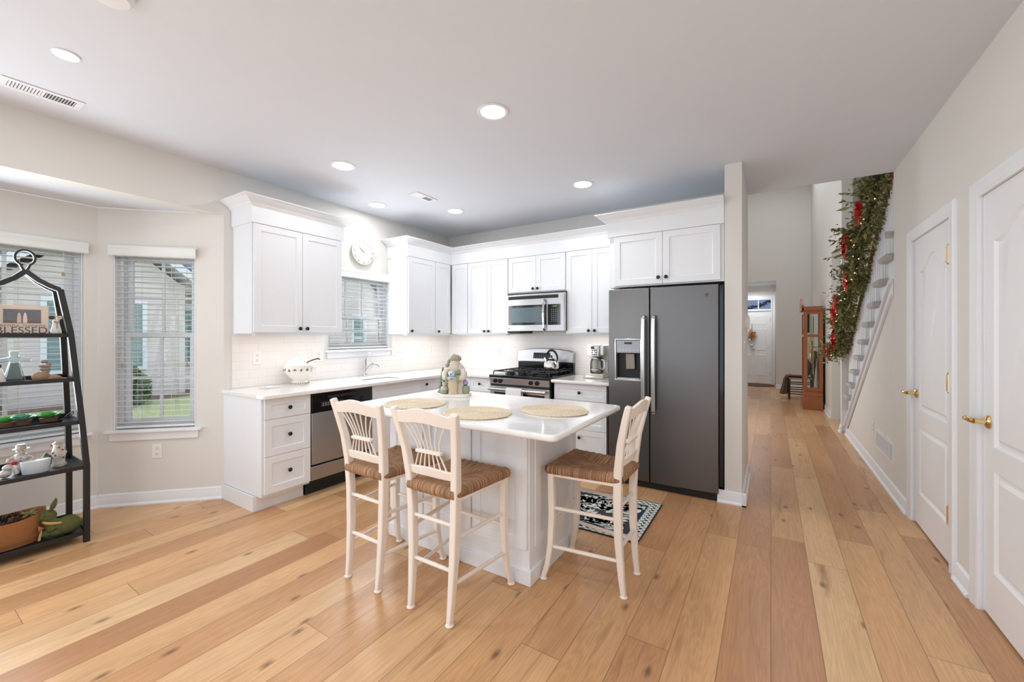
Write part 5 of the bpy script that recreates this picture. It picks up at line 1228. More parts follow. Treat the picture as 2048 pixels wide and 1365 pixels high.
# ------------------------------------------------------------------ black shelf stand by the bay window
SY = .562
xf = lambda z: -3.815 - .10 * max(0, z - .5) / 1.16
xb_ = lambda z: -4.235 + .0 if z < .5 else -4.235 + .20 * min(1, (z - .5) / 1.1)
hw_ = lambda z: .250 if z <= .51 else (.250 - (z - .51) * .062 if z < .8 else .232 - (z - .8) * .072) if z < 1.38 else .190 - (z - 1.38) * .15
t = thing('shelf_stand', 'tall black metal five-shelf stand with looped top by the bay window', 'shelf stand', (-4.02, SY, 0))
for s in (-1, 1):
    for fx_ in (xf, xb_):
        mb = MB(); pts = [(fx_(z), SY + s * (hw_(z) - .008), z) for z in (0.0, .25, .5, .8, 1.08, 1.37, 1.655)]
        mb.strut(pts, .030, .030, Vector((1, 0, 0))); mb.build('leg', M['black'], t, bevel=.002)
for i, z in enumerate((.075, .505, .80, 1.08, 1.37)):
    h = hw_(z) + .002; x0, x1 = xb_(z), xf(z) + .003
    mb = MB(); y0, y1 = SY - h, SY + h; rimh = .026
    mb.box(x0, y0, z - rimh, x1, y1, z - rimh + .006)
    mb.box(x1 - .006, y0, z - rimh, x1 + .003, y1, z); mb.box(x0 - .003, y0, z - rimh, x0 + .006, y1, z + .012); mb.box(x0, y0 - .002, z - rimh, x1, y0 + .006, z); mb.box(x0, y1 - .006, z - rimh, x1, y1 + .002, z)
    mb.build('shelf', M['black'], t, bevel=.0015)
h = hw_(1.655) - .008
for fx_ in (xf, xb_):
    for s in (-1, 1):
        X = fx_(1.655); xm = (X * .25 + (xf(1.655) + xb_(1.655)) / 2 * .75)
        mb = MB(); mb.strut([(X, SY + s * h, 1.652), (X + (xm - X) * .3, SY + s * h * .72, 1.672), (X + (xm - X) * .6, SY + s * h * .38, 1.705), (xm, SY, 1.760)], .034, .028, Vector((1, 0, 0))); mb.build('top_strap', M['black'], t, bevel=.002)
mb = MB(); xm = (xf(1.66) + xb_(1.66)) / 2; pts = []
for i in range(25):
    a = -PI / 2 + .5 + (2 * PI - 1.0) * i / 24; pts.append((xm, SY + .042 * math.cos(a), 1.845 + .048 * math.sin(a)))
pts = [(xm, SY - .0, 1.757), (xm, SY + .012, 1.778)] + pts + [(xm, SY - .012, 1.778), (xm, SY, 1.757)]
mb.strut(pts, .030, .011, Vector((1, 0, 0))); mb.build('top_loop', M['black'], t, bevel=.0015)

# --- top shelf
z = 1.351
t = thing('photo_sign', 'cream photo block with dark beach photo and the word BLESSED', 'photo frame', (-3.965, .548, z), math.radians(88))
loc(lambda b: b.box(-.112, -.012, 0, .112, .012, .195), 'block', mat('sign_cream', srgb(226, 212, 196), .6, noise=.04), t, bevel=.003)
T = WM[t.name]
def tx(s_, size, lx, lz, m, name='lettering'): return text(name, s_, size, T @ Vector((lx, -.0125, lz)), T.to_3x3() @ Vector((1, 0, 0)), (0, 0, 1), m, t, ext=.0004)
T = WM[t.name]; 
ph = loc(lambda b: b.box(-.075, -.0135, .082, .078, -.0122, .168), 'photo', mat('photo_sea', srgb(112, 116, 126), .5, noise=.25, nscale=30), t)
loc(lambda b: b.box(-.075, -.0142, .082, .078, -.0136, .098), 'photo_sand', mat('photo_sand_c', srgb(120, 104, 98), .6), ph)
for q, c_ in ((-.012, srgb(216, 190, 178)), (.012, srgb(228, 214, 206))): loc(lambda b: b.prism([(q - .009, .084), (q + .009, .084), (q + .008, .12), (q + .005, .142), (q, .150), (q - .005, .142), (q - .008, .12)], lambda p, r_: (p, -.0149, r_), lambda p, r_: (p, -.0143, r_)), 'photo_figure', mat('photo_fig%d' % (q > 0), c_, .6), ph, smooth=False)
ink = mat('sign_ink', srgb(104, 92, 86), .7)
tx('GRATEFUL, THANKFUL', .0195, .0, .066, ink); tx('BLESSED', .058, .0, .036, ink)
t = thing('angel_figurine', 'small pale figurine holding a bouquet beside the photo block', 'figurine', (-3.965, .694, z), math.radians(90))
loc(lambda b: b.lathe((0, 0, 0), [(.020, 0), (.025, .010), (.026, .03), (.020, .06), (.015, .085), (.017, .10), (.010, .108)], 18), 'dress', M['ceramic'], t)
loc(lambda b: b.ball((-.020, -.004, .122), .014, 12, (1.1, 1, .9)), 'head', M['pinecone'], t)
loc(lambda b: [b.tube([(.0, -.01, .10), (.010 + i * .004, -.012, .118), (.006 + i * .007, -.012, .134)], .004, 6) for i in range(-1, 4)], 'bouquet', mat('bouquet_white', srgb(214, 204, 192), .6), t)
loc(lambda b: (b.tube([(.010, -.02, .095), (-.004, -.024, .088), (-.012, -.02, .098)], .005, 6), b.tube([(0, -.026, .09), (-.002, -.027, .05)], .002, 5)), 'ribbon', M['tassel'], t)
# --- second shelf
z = 1.061
t = thing('crystal_cross', 'clear glass cross standing on the second shelf', 'cross', (-3.98, .520, z), math.radians(90))
gc = glass_mat('crystal', (.80, .87, .90, 1), .35); 
loc(lambda b: b.prism([(-.050, 0), (.050, 0), (.022, .120), (.016, .135), (.066, .128), (.066, .152), (.018, .160), (.020, .198), (-.020, .198), (-.018, .160), (-.066, .152), (-.066, .128), (-.016, .135), (-.022, .120)], lambda x, q: (x, -.012, q), lambda x, q: (x, .012, q)), 'crystal_body', gc, t, bevel=.004)
loc(lambda b: b.prism([(-.038, .006), (.038, .006), (.016, .125), (-.016, .125)], lambda x, q: (x, -.002, q), lambda x, q: (x, .010, q)), 'etched_core', mat('etch_grey', srgb(150, 172, 170), .2), t, bevel=.003)
t = thing('stone_ornament', 'pebble cairn balanced on a piece of brown driftwood', 'ornament', (-3.97, .645, z), math.radians(90))
random.seed(4)
loc(lambda b: (b.ball((-.015, 0, .030), .036, 14, (1.2, .8, .95), .07), b.ball((.030, 0, .018), .030, 12, (1.6, .8, .7), .08), b.ball((.070, 0, .008), .018, 10, (2.1, .8, .5), .05)), 'driftwood', mat('driftwood', srgb(170, 138, 112), .8, noise=.3, nscale=30), t, ang=70)
for i, (a, b_, r, sx_) in enumerate(((.0, .078, .017, 1.5), (.010, .098, .013, 1.5), (-.012, .098, .013, 1.3), (.016, .112, .011, 1.2), (-.004, .126, .015, 1.2), (.004, .062, .014, 1.5))):
    loc(lambda b: b.ball((a, -.004, b_), r, 12, (sx_, 1, .75)), 'pebble', mat('pebble%d' % (i % 2), (srgb(150, 138, 130), srgb(176, 150, 124))[i % 2], .7, noise=.2, nscale=60), t)
t = thing('kneeling_figurine', 'small cream figurine at the left end of the second shelf', 'figurine', (-3.98, .455, z), math.radians(90))
loc(lambda b: b.lathe((0, 0, 0), [(.035, 0), (.034, .03), (.024, .06), (.018, .085), (.008, .095)], 18, sy=.8), 'dress', M['ceramic'], t)
loc(lambda b: b.ball((.0, 0, .108), .016, 12), 'head', M['pinecone'], t)
# --- succulents on a long tray
z = .781
t = thing('oval_tray', 'long black oval tray with a looped handle holding succulents', 'tray', (-4.0, .56, z), math.radians(90))
loc(lambda b: b.lathe((0, 0, 0), [(.001, 0), (.95, 0), (1.0, .016), (.985, .018), (.94, .005), (.001, .004)], 36, sx=.175, sy=.055), 'tray_dish', M['black'], t)
for s in (-1, 1): loc(lambda b: b.tube([(s * .165, -.02, .016), (s * .19, -.02, .045), (s * .215, -.01, .062), (s * .222, .0, .052), (s * .205, .012, .028), (s * .168, .02, .016)], .0035, 8), 'handle', M['black'], t)
def succulent(label, lx, big, m, seed):
    x, y = -4.0, .56 + lx; t = thing('potted_succulent', label, 'plant', (x, y, z + .006), 0, 'succulents on the shelf stand'); random.seed(seed)
    pot = loc(lambda b: b.lathe((0, 0, 0), [(.030, 0), (.036, .004), (.042, .028), (.044, .030), (.040, .031), (.001, .026)], 24), 'pot', mat('terracotta', srgb(138, 92, 70), .8, noise=.15), t)
    def rosette(b):
        for ring, (n, r, up, L_) in enumerate(((9, .012, .35, .052), (8, .009, .7, .044), (6, .005, 1.05, .032), (4, .002, 1.35, .02))):
            for i in range(n):
                a = i * 2 * PI / n + ring * .4; d = Vector((math.cos(a) * math.cos(up), math.sin(a) * math.cos(up), math.sin(up))); sd = Vector((-math.sin(a), math.cos(a), 0)); nn = d.cross(sd)
                L2 = L_ * big * random.uniform(.85, 1.1); w2 = L2 * .42; o = Vector((math.cos(a) * r, math.sin(a) * r, .030 + ring * .004)); V = []
                for k, ww in ((0, .35), (.35, .8), (.7, 1), (.9, .7), (1.0, .06)):
                    p = o + d * L2 * k + Vector((0, 0, 1)) * L2 * .18 * k * k
                    V += [p - sd * w2 * ww, p - nn * w2 * .25 * ww, p + sd * w2 * ww, p + nn * w2 * .18 * ww]
                F = [(i_ * 4 + j, i_ * 4 + (j + 1) % 4, (i_ + 1) * 4 + (j + 1) % 4, (i_ + 1) * 4 + j) for i_ in range(4) for j in range(4)] + [(3, 2, 1, 0), (16, 17, 18, 19)]
                b.mesh(V, F)
    loc(rosette, 'leaves', m, t, ang=50); return t
sg1 = mat('succulent_green', srgb(96, 176, 88), .45, noise=.2, nscale=30); sg2 = mat('succulent_blue_green', srgb(112, 172, 142), .45, noise=.15, nscale=30)
succulent('bright green succulent in a clay pot at the left of the tray', -.075, .8, sg1, 3)
succulent('blue-green broad-leaved succulent in the middle of the tray', -.005, 1.0, sg2, 5)
succulent('bright green succulent beside the tray handle on the right', .108, .95, sg1, 8)
# --- snowman shelf
z = .486
silver = mat('crackle_silver', srgb(208, 200, 192), .3, .12, noise=.5, nscale=110)
t = thing('snowman_figurine', 'silver and cream snowman figurine with hat behind the candle dish', 'figurine', (-4.02, .553, z), math.radians(80))
bd = loc(lambda b: (b.ball((0, 0, .040), .042, 18, (1, .9, .95)), b.ball((0, 0, .095), .034, 16, (1.1, .9, .9)), b.ball((0, 0, .137), .023, 14)), 'body', silver, t, ang=70)
loc(lambda b: b.lathe((0, 0, .150), [(.036, 0), (.037, .004), (.024, .006), (.023, .026), (.018, .030), (.001, .030)], 20), 'hat', silver, t)
loc(lambda b: (b.ball((-.008, -.022, .140), .0025, 6), b.ball((.008, -.022, .140), .0025, 6), b.ball((.0, -.038, .100), .003, 6), b.ball((.0, -.040, .085), .003, 6)), 'coal_eyes', M['slot'], bd)
for s in (-1, 1): loc(lambda b: b.tube([(s * .028, -.005, .108), (s * .050, -.012, .095), (s * .056, -.026, .080)], [.010, .010, .007], 8), 'arm', silver, t)
loc(lambda b: b.ball((-.030, -.034, .072), .016, 10, (1.1, .8, .7)), 'red_bird', M['red'], t)
t = thing('candle_dish', 'frosted oval candle dish with white rim on the fourth shelf', 'candle', (-3.945, .603, z), math.radians(90))
cd = loc(lambda b: b.lathe((0, 0, .001), [(.85, 0), (.88, .004), (1.0, .078), (.96, .080), (.93, .070), (.001, .066)], 32, sx=.066, sy=.042), 'dish', mat('frosted_glass', srgb(222, 228, 232), .3), t)
loc(lambda b: b.lathe((0, 0, .069), [(.90, 0), (.92, .008), (.001, .010)], 32, sx=.066, sy=.042), 'wax', mat('candle_wax', srgb(240, 232, 218), .5), t)
t = thing('santa_ornament', 'silver santa ornament with a green tree on the fourth shelf', 'figurine', (-4.02, .715, z), math.radians(70))
bd = loc(lambda b: b.lathe((0, 0, 0), [(.034, 0), (.036, .01), (.028, .03), (.032, .06), (.036, .09), (.026, .115), (.022, .13), (.024, .145), (.014, .16), (.002, .165)], 22, ex=lambda p, a: Vector((p.x * (1 + .12 * math.sin(a * 5 + p.z * 80)), p.y * (1 + .12 * math.sin(a * 4 + p.z * 60)), p.z))), 'body', silver, t, ang=60)
loc(lambda b: b.lathe((0, 0, .148), [(.030, 0), (.030, .004), (.020, .010), (.016, .020), (.001, .022)], 18), 'hat', silver, t)
loc(lambda b: [b.ball((.028 * math.cos(i * 1.9), -.03, .06 + i * .017), .006, 7) for i in range(6)], 'red_details', M['red'], bd)
loc(lambda b: (b.lathe((-.055, -.005, .052), [(.012, 0), (.026, .012), (.020, .022), (.018, .026), (.004, .045)], 12, ex=lambda p, a: Vector((p.x * (1 + .2 * math.sin(a * 7)), p.y, p.z))), b.tube([(-.03, -.01, .08), (-.055, -.006, .07)], .006, 6)), 'small_tree', dgrn, t, ang=60)
t = thing('boot_ornament', 'small silver ornament at the left end of the fourth shelf', 'ornament', (-3.95, .478, z), math.radians(90))
loc(lambda b: (b.ball((0, 0, .025), .028, 12, (1, .8, .9)), b.ball((.012, 0, .06), .022, 12, (1.1, .8, .9)), b.tube([(.02, 0, .06), (.04, -.01, .045), (.045, -.01, .02)], [.01, .008, .012], 8)), 'body', silver, t, ang=70)
# --- bottom shelf: wooden oval box of pine cones, moss rabbit
z = .056
t = thing('wooden_oval_box', 'long oval bentwood box filled with dried pine cones', 'wooden box', (-4.00, .488, z), math.radians(92))
wd = mat('bentwood', srgb(158, 104, 62), .5, noise=.25, nscale=8, stretch=(3, 3, 20))
loc(lambda b: b.lathe((0, 0, .001), [(.90, 0), (.93, .002), (.96, .05), (1.0, .145), (1.0, .162), (.965, .162), (.955, .145), (.92, .05), (.90, .02), (.001, .02)], 44, sx=.168, sy=.118, ex=lambda p, a: Vector((p.x, p.y, p.z + .022 * math.cos(a) ** 2 * (p.z > .1)))), 'box_wall', wd, t, ang=45)
loc(lambda b: b.lathe((0, 0, .030), [(.94, 0), (.968, .0), (.975, .012), (.94, .012)], 44, sx=.169, sy=.119), 'band', wd, t)
random.seed(21)
def cone(b, c, r, ax):
    ax = Vector(ax).normalized(); s_ = ax.orthogonal().normalized(); q = ax.cross(s_)
    b.tube([c - ax * r * 1.1, c, c + ax * r * 1.1], [r * .25, r * .5, r * .2], 8)
    for i in range(34):
        k = i / 34; a = i * 2.4; rr = r * (.35 + .75 * math.sin(PI * (.12 + .8 * k))); p = c + ax * r * (2.0 * k - 1.0); d = s_ * math.cos(a) + q * math.sin(a); tg = ax.cross(d)
        b.mesh([p + tg * r * .22, p - tg * r * .22, p + d * rr - tg * r * .26 + ax * r * .25, p + d * rr + tg * r * .26 + ax * r * .25, p + d * rr * .9 + ax * r * .42], [(0, 1, 2, 3), (3, 2, 4), (0, 3, 4), (1, 4, 2), (0, 4, 1)])
rr_ = [(-.13, -.01, .120, .034), (-.08, .045, .122, .034), (-.07, -.045, .125, .034), (-.02, .02, .130, .036), (.04, -.05, .128, .030), (.06, .04, .126, .034), (-.135, .05, .115, .028), (-.02, -.07, .12, .026)]
ctx = WM[t.name]
for i, (px_, py_, pz_, r_) in enumerate(rr_):
    c3 = Vector((px_ * .82, py_ * .9, pz_ + .018)); wl = ctx @ c3
    cn = thing('pine_cone', 'brown dried pine cone lying in the oval wooden box', 'pine cone', tuple(wl), 0, 'pine cones in the wooden box')
    loc(lambda b: cone(b, Vector((0, 0, 0)), r_, (random.uniform(-1, 1), random.uniform(-1, 1), random.uniform(.2, 1))), 'cone_scales', M['pinecone'] if i % 3 else mat('pod_dark', srgb(52, 46, 44), .7), cn, smooth=False)
wl = ctx @ Vector((.095, -.01, .15))
t = thing('dried_air_plant', 'pale green spiky dried plant at the right end of the wooden box', 'dried plant', tuple(wl))
def spiky(b):
    for i in range(34):
        a = random.uniform(0, 2 * PI); u_ = random.uniform(.05, 1.1); d = Vector((math.cos(a) * math.cos(u_), math.sin(a) * math.cos(u_), math.sin(u_))); L_ = random.uniform(.035, .065)
        b.tube([Vector((0, 0, 0)), d * L_ * .5 + Vector((0, 0, .006)), d * L_ - Vector((0, 0, .004))], [.004, .003, .0008], 5)
loc(spiky, 'spikes', mat('airplant', srgb(176, 172, 120), .7, noise=.2), t)
t = thing('moss_rabbit', 'green moss rabbit with a tan bow on the bottom shelf', 'rabbit figure', (-3.915, .700, z), math.radians(78))
def moss(): 
    m = mat('moss', srgb(104, 108, 58), .95, noise=.45, nscale=45, bump=1.0, bscale=180); return m
random.seed(5)
def rab(b):
    b.ball((.038, 0, .060), .062, 26, (1.02, .80, .95), .045); b.ball((-.005, 0, .030), .040, 20, (1.3, .85, .7), .05); b.ball((-.055, 0, .030), .026, 14, (1.1, 1.1, 1.1), .05)
    b.tube([(-.02, 0, .06), (-.045, 0, .115)], [.042, .030], 14)
loc(rab, 'body', moss(), t, ang=80)
loc(lambda b: b.ball((.102, 0, .062), .018, 12, jit=.06), 'tail', moss(), t, ang=80)
hd = loc(lambda b: (b.ball((-.052, 0, .142), .038, 20, (1.12, .85, 1.0), .04), b.ball((-.085, 0, .130), .021, 14, (1, .9, .9), .04)), 'head', moss(), t, ang=80)
for s in (-1, 1):
    loc(lambda b: b.tube([(-.040, s * .016, .170), (-.030, s * .026, .193), (-.020, s * .038, .215), (-.016, s * .044, .236)], [.008, .016, .014, .003], 12, flat=.5), 'ear', moss(), hd, ang=80)
    loc(lambda b: b.ball((-.064, s * .030, .150), .005, 8), 'eye', M['slot'], hd)
tanr = mat('tan_ribbon', srgb(212, 160, 110), .6)
def rib(b):
    b.tube([(-.025 + .046 * math.cos(a), .040 * math.sin(a), .098 - .012 * math.cos(a)) for a in [i * 2 * PI / 16 for i in range(17)]], .008, 8, cap=False)
    for s in (-1, 1):
        b.mesh([(-.074, s * .004, .078), (-.090, s * .030, .098), (-.086, s * .050, .080), (-.088, s * .034, .060), (-.070, s * .004, .070), (-.062, s * .028, .080)], [(0, 1, 2, 5), (5, 2, 3, 4), (0, 4, 3, 1), (1, 3, 2)])
        b.mesh([(-.074, s * .002, .074), (-.086, s * .012, .040), (-.092, s * .028, .004), (-.080, s * .034, .004), (-.074, s * .016, .044)], [(0, 1, 2, 3, 4)])
loc(rib, 'bow', tanr, t, recalc=False, smooth=False)

# ------------------------------------------------------------------ hall and foyer
YF = 12.44; ZH = 5.35
wall('wall_foyer', lambda a, b, c: (a, b, c), -1.25, .97, 0, ZH, YF + .12, .12, [(-.95, .112, -.1, 2.735)], M['wall'])
wall('wall_foyer_right', FR, 7.255, YF, 0, ZH, -.83, .12, [(7.37, 8.40, 0, 2.67)], M['wall'])
wall('wall_foyer_left', FL, 4.67, YF + 1.2, 0, ZH, -1.25, .12, [], M['wall'])
wall('wall_kitchen_rear', lambda a, b, c: (a, b, c), -1.37, -.197, 0, ZH, 4.79, .115, [], M['wall'])
wall('wall_stair_end', lambda a, b, c: (a, b, c), .97, 2.05, 0, ZH, 8.59, .12, [], M['wall'])
wall('wall_stair_side', FR, 2.6, 8.47, 0, ZH, -1.93, .12, [], M['wall'])
wall('wall_upper', lambda a, b, c: (a, b, c), -1.37, 2.05, 2.862, ZH, 4.67, .115, [], M['wall'])
mb = MB(); mb.box(-1.37, 4.55, ZH, 2.05, YF + .12, ZH + .1); struct(mb.build('ceiling_foyer', M['ceil'], smooth=False))
# vestibule
wall('wall_vestibule_right', FR, YF + .121, 13.6, 0, 2.74, -.135, .12, [], M['wall'])
wall('wall_vestibule_end', lambda a, b, c: (a, b, c), -1.25, .135, 0, 2.74, 13.7, .12, [(-.93, .03, 0, 2.40)], M['wall'])
mb = MB(); mb.box(-1.25, YF + .121, 2.74, .26, 13.7, 2.8); struct(mb.build('ceiling_vestibule', M['ceil'], smooth=False))
baseboard('baseboard_foyer', (.112, YF), (.83, YF), (0, -1)); baseboard('baseboard_foyer_right', (.83, YF), (.83, 8.40), (-1, 0), 0, .0); baseboard('baseboard_stair_end', (.951, 8.47), (1.6, 8.47), (0, -1), 0); baseboard('baseboard_column', (.83, 7.37), (.83, 7.255), (-1, 0), .02, .02)
# front door with transom
d = bpy.data.objects.new('door_3', None); C.objects.link(d); struct(d); WM[d.name] = Matrix.Identity(4)
yd = 13.57
mb = MB()
for a0, a1, z0, z1 in ((-.93, -.90, 0, 2.40), (.0, .03, 0, 2.40), (-.90, .0, 2.035, 2.085), (-.90, 0, 2.345, 2.40)): mb.box(a0, yd - .03, z0, a1, yd + .06, z1)
for a0, a1, z0, z1 in ((-1.0, -.92, 0, 2.47), (.02, .10, 0, 2.47), (-.92, .02, 2.39, 2.47)): mb.box(a0, yd - .012, z0, a1, yd + .004, z1)
mb.build('door_casing', M['trim'], d, bevel=.003)
mb = MB(); mb.box(-.8995, yd, .0005, -.0005, yd + .045, 2.0345); sl = mb.build('door_slab', M['door'], d, bevel=.002)
FD = lambda a, b, c: (a, -b, c)
for a0, a1 in ((-.79, -.50), (-.40, -.11)):
    for z0, z1 in ((.22, .80), (.93, 1.53), (1.65, 1.90)):
        mb = MB()
        for off, bb in ((0, -yd + .0), (.012, -yd + .006), (.035, -yd + .001)): pass
        rings = [(0, 0), (.010, .007), (.022, .002), (.03, .0015)]
        V = []
        for off, hh in rings:
            V += [FD(a, -yd + hh, z_) for a, z_ in ((a0 + off, z0 + off), (a1 - off, z0 + off), (a1 - off, z1 - off), (a0 + off, z1 - off))]
        F = [(i * 4 + j, i * 4 + (j + 1) % 4, (i + 1) * 4 + (j + 1) % 4, (i + 1) * 4 + j) for i in range(3) for j in range(4)] + [(12, 13, 14, 15)]
        mb.mesh(V, F); mb.build('raised_panel', M['door'], sl, ang=20)
for z_ in (.3, 1.05, 1.78):
    mb = MB(); mb.box(-.008, yd - .012, z_ - .05, .008, yd + .002, z_ + .05); mb.build('hinge', M['nickel'], d)
mb = MB()
for a in (-.60, -.30): mb.box(a - .012, yd, 2.085, a + .012, yd + .03, 2.345)
mb.build('muntin', M['trim'], d)
mb = MB(); mb.box(-.90, yd + .012, 2.085, 0, yd + .018, 2.345); mb.build('transom_glass', M['glass'], d)
# greenery outside over the transom, door swag inside
random.seed(9)
def leaf(b, p, d_, L_, w_, droop=.2):
    d_ = Vector(d_).normalized(); sd = d_.cross(Vector((random.uniform(-1, 1), random.uniform(-1, 1), random.uniform(-.2, 1)))); sd.normalize(); nn = sd.cross(d_)
    m_ = p + d_ * L_ * .5 + nn * w_ * .15
    b.mesh([p, m_ + sd * w_ * .5, p + d_ * L_, m_ - sd * w_ * .5, m_ + nn * w_ * .18], [(0, 1, 4), (1, 2, 4), (2, 3, 4), (3, 0, 4)])
mb = MB(); mb.box(-3, 15.2, -.3, 2, 15.3, 4.0); struct(mb.build('wall_porch', mat('porch_blue', srgb(140, 148, 184), .8, noise=.1), smooth=False))
mb = MB(); mb.box(-3, 13.72, -.3, 2, 15.2, -.1); struct(mb.build('floor_porch', mat('porch_floor', srgb(150, 146, 140), .8), smooth=False))
t = thing('outdoor_garland', 'dark evergreen garland outside behind the transom window', 'garland', (-.4, 13.75, 2.15))
mb = MB(); c0_, c1_ = Vector((-.62, 13.80, 2.12)), Vector((0.02, 13.80, 2.34))
for i in range(260):
    k = random.random(); p = c0_.lerp(c1_, k) + Vector((random.gauss(0, .02), random.gauss(0, .015), random.gauss(0, .02) - .03 * math.sin(k * PI))); leaf(mb, p, (random.gauss(0, 1), random.gauss(0, .4), random.gauss(0, .6)), .07, .02)
tag(mb.build('foliage', mat('dark_evergreen', srgb(40, 46, 36), .8), t, recalc=False, smooth=False), kind='stuff')
t = thing('door_swag', 'orange flower swag with silver bells on the front door', 'door decoration', (-.455, 13.54, 1.35))
mb = MB(); mb.tube([(-.455, yd - .012, 1.68), (-.455, yd - .012, 1.45)], .006, 6); mb.build('ribbon', M['pinecone'], t)
mb = MB()
for i in range(120):
    p = Vector((-.455 + random.gauss(0, .055), yd - .035 + random.uniform(-.02, .02), 1.36 + random.gauss(0, .06))); leaf(mb, p, (random.gauss(0, 1), -.5, random.gauss(0, 1)), .055, .03)
tag(mb.build('flowers', mat('orange_flower', srgb(190, 128, 70), .6, noise=.4, nscale=40), t, recalc=False, smooth=False), kind='stuff')
for px_, pz_ in ((-.51, 1.20), (-.46, 1.06), (-.42, .98)):
    mb = MB(); mb.ball((px_, yd - .045, pz_), .035, 12); mb.tube([(px_, yd - .04, pz_ + .03), (-.455, yd - .02, 1.32)], .003, 5); mb.build('bell', M['chrome'], t)
t = thing('door_mat', 'dark patterned oval mat before the front door', 'rug', (-.42, 12.95, 0))
om = mat('oval_mat', srgb(92, 78, 68), .95, noise=.75, nscale=26)
mb = MB(); mb.lathe((-.42, 12.93, .001), [(.001, 0), (1, 0), (1, .008), (.001, .008)], 40, sx=.50, sy=.36); mb.build('mat_field', om, t)
mb = MB(); mb.tube([(-.42 + .50 * math.cos(i * PI / 30), 12.93 + .36 * math.sin(i * PI / 30), .007) for i in range(61)], .012, 6, cap=False); mb.build('rim', M['pinecone'], t)

# grandfather clock, side on
gx0, gx1, gy0, gy1 = .50, .795, 9.22, 9.78
t = thing('grandfather_clock', 'tall cherry wood floor clock with glass side in the hall', 'clock', ((gx0 + gx1) / 2, (gy0 + gy1) / 2, 0))
ch = M['cherry']
mb = MB(); mb.box(gx0 - .005, gy0 - .01, 0, gx1, gy1 + .01, .24); mb.build('plinth', ch, t, bevel=.006)
mb = MB(); mb.box(gx0 + .005, gy0, .24, gx1, gy1, .32); mb.box(gx0 + .015, gy0 + .01, .32, gx1, gy1 - .01, .34); mb.build('base_moulding', ch, t, bevel=.006)
mb = MB(); e = .055
for x0, x1, y0, y1 in ((gx0 + .01, gx0 + .01 + e, gy0 + .005, gy0 + .04), (gx1 - e, gx1, gy0 + .005, gy0 + .04), (gx0 + .01, gx0 + .04, gy1 - .04, gy1 - .005), (gx1 - .03, gx1, gy1 - .04, gy1 - .005)): mb.box(x0, y0, .34, x1, y1, 1.80)
for z0, z1 in ((.34, .40), (1.32, 1.37), (1.74, 1.80)):
    mb.box(gx0 + .01 + e, gy0 + .005, z0, gx1 - e, gy0 + .04, z1); mb.box(gx0 + .01, gy0 + .04, z0, gx0 + .04, gy1 - .04, z1)
mb.build('case_frame', ch, t, bevel=.003)
mb = MB(); mb.box(gx1 - .012, gy0 + .04, .34, gx1, gy1 - .04, 1.80); mb.build('back_panel', mat('case_back', srgb(196, 156, 126), .4), t)
mb = MB(); mb.box(gx0 + .01 + e, gy0 + .018, .40, gx1 - e, gy0 + .022, 1.32); mb.box(gx0 + .01 + e, gy0 + .018, 1.37, gx1 - e, gy0 + .022, 1.74); mb.build('side_glass', M['glass'], t)
mb = MB(); mb.box(gx0 - .02, gy0 - .02, 1.80, gx1, gy1 + .02, 1.86); mb.box(gx0, gy0, 1.86, gx1, gy1, 1.88); mb.build('hood', ch, t, bevel=.006)
mb = MB(); mb.prism([(gy0 - .02, 1.80), (gy0 - .02, 1.90), (gy0 + .10, 1.93), (gy0 + .2, 2.04), ((gy0 + gy1) / 2 - .03, 2.02), ((gy0 + gy1) / 2 + .03, 2.02), (gy1 - .2, 2.04), (gy1 - .10, 1.93), (gy1 + .02, 1.90), (gy1 + .02, 1.80)], lambda y, z_: (gx0 - .03, y, z_), lambda y, z_: (gx0 + .01, y, z_)); mb.build('swan_neck_pediment', ch, t, bevel=.003)
gold = M['brass']
for i, y in enumerate((9.38, 9.50, 9.62)):
    mb = MB(); mb.lathe((gx0 + .13, y, 1.02 - .16 * (i % 2)), [(.001, 0), (.022, .0), (.024, .005), (.024, .22), (.022, .225), (.001, .225)], 16); mb.tube([(gx0 + .13, y, 1.2), (gx0 + .13, y, 1.74)], .002, 5); mb.build('weight', gold, t)
mb = MB(); mb.tube([(gx0 + .17, 9.50, 1.7), (gx0 + .17, 9.50, .70)], .006, 6); mb.lathe((gx0 + .165, 9.50, .66), [(.001, 0), (.075, .0), (.075, .01), (.001, .014)], 24, 'x'); mb.build('pendulum', gold, t)
mb = MB(); mb.box(gx0 + .03, gy0 + .06, 1.40, gx0 + .10, gy1 - .06, 1.74); mb.lathe((gx0 + .028, 9.50, 1.58), [(.14, 0), (.14, -.008), (.001, -.008)], 30, 'x'); mb.build('dial_and_movement', mat('dial_dark', srgb(70, 60, 52), .4), t)

# chair with throw beyond the clock
cx, cy_ = .53, 10.66
t = thing('hall_chair', 'dark ladder-back chair with rush seat beyond the floor clock', 'chair', (cx, cy_, 0), math.radians(90))
dk_ = mat('dark_stained_wood', srgb(46, 38, 34), .4)
for sx_, sy_ in ((-1, 1), (1, 1), (-1, -1), (1, -1)):
    top = .44 if sy_ > 0 else 1.02
    loc(lambda b: b.tube([(sx_ * .20, sy_ * .20, 0), (sx_ * .205, sy_ * .20, .15), (sx_ * .205, sy_ * .20, .40), (sx_ * .205, sy_ * (.20 if sy_ > 0 else .26), top)], [.013, .019, .020, .017], 10), 'leg', dk_, t)
for z_ in (.12, .22, .33):
    for s in (-1, 1):
        loc(lambda b: b.tube([(s * .2, -.2, z_), (s * .2, .2, z_)], .010, 8), 'rung', dk_, t)
loc(lambda b: b.tube([(-.2, .2, .18), (.2, .2, .18)], .010, 8), 'rung', dk_, t); loc(lambda b: b.tube([(-.2, .2, .30), (.2, .2, .30)], .010, 8), 'rung', dk_, t)
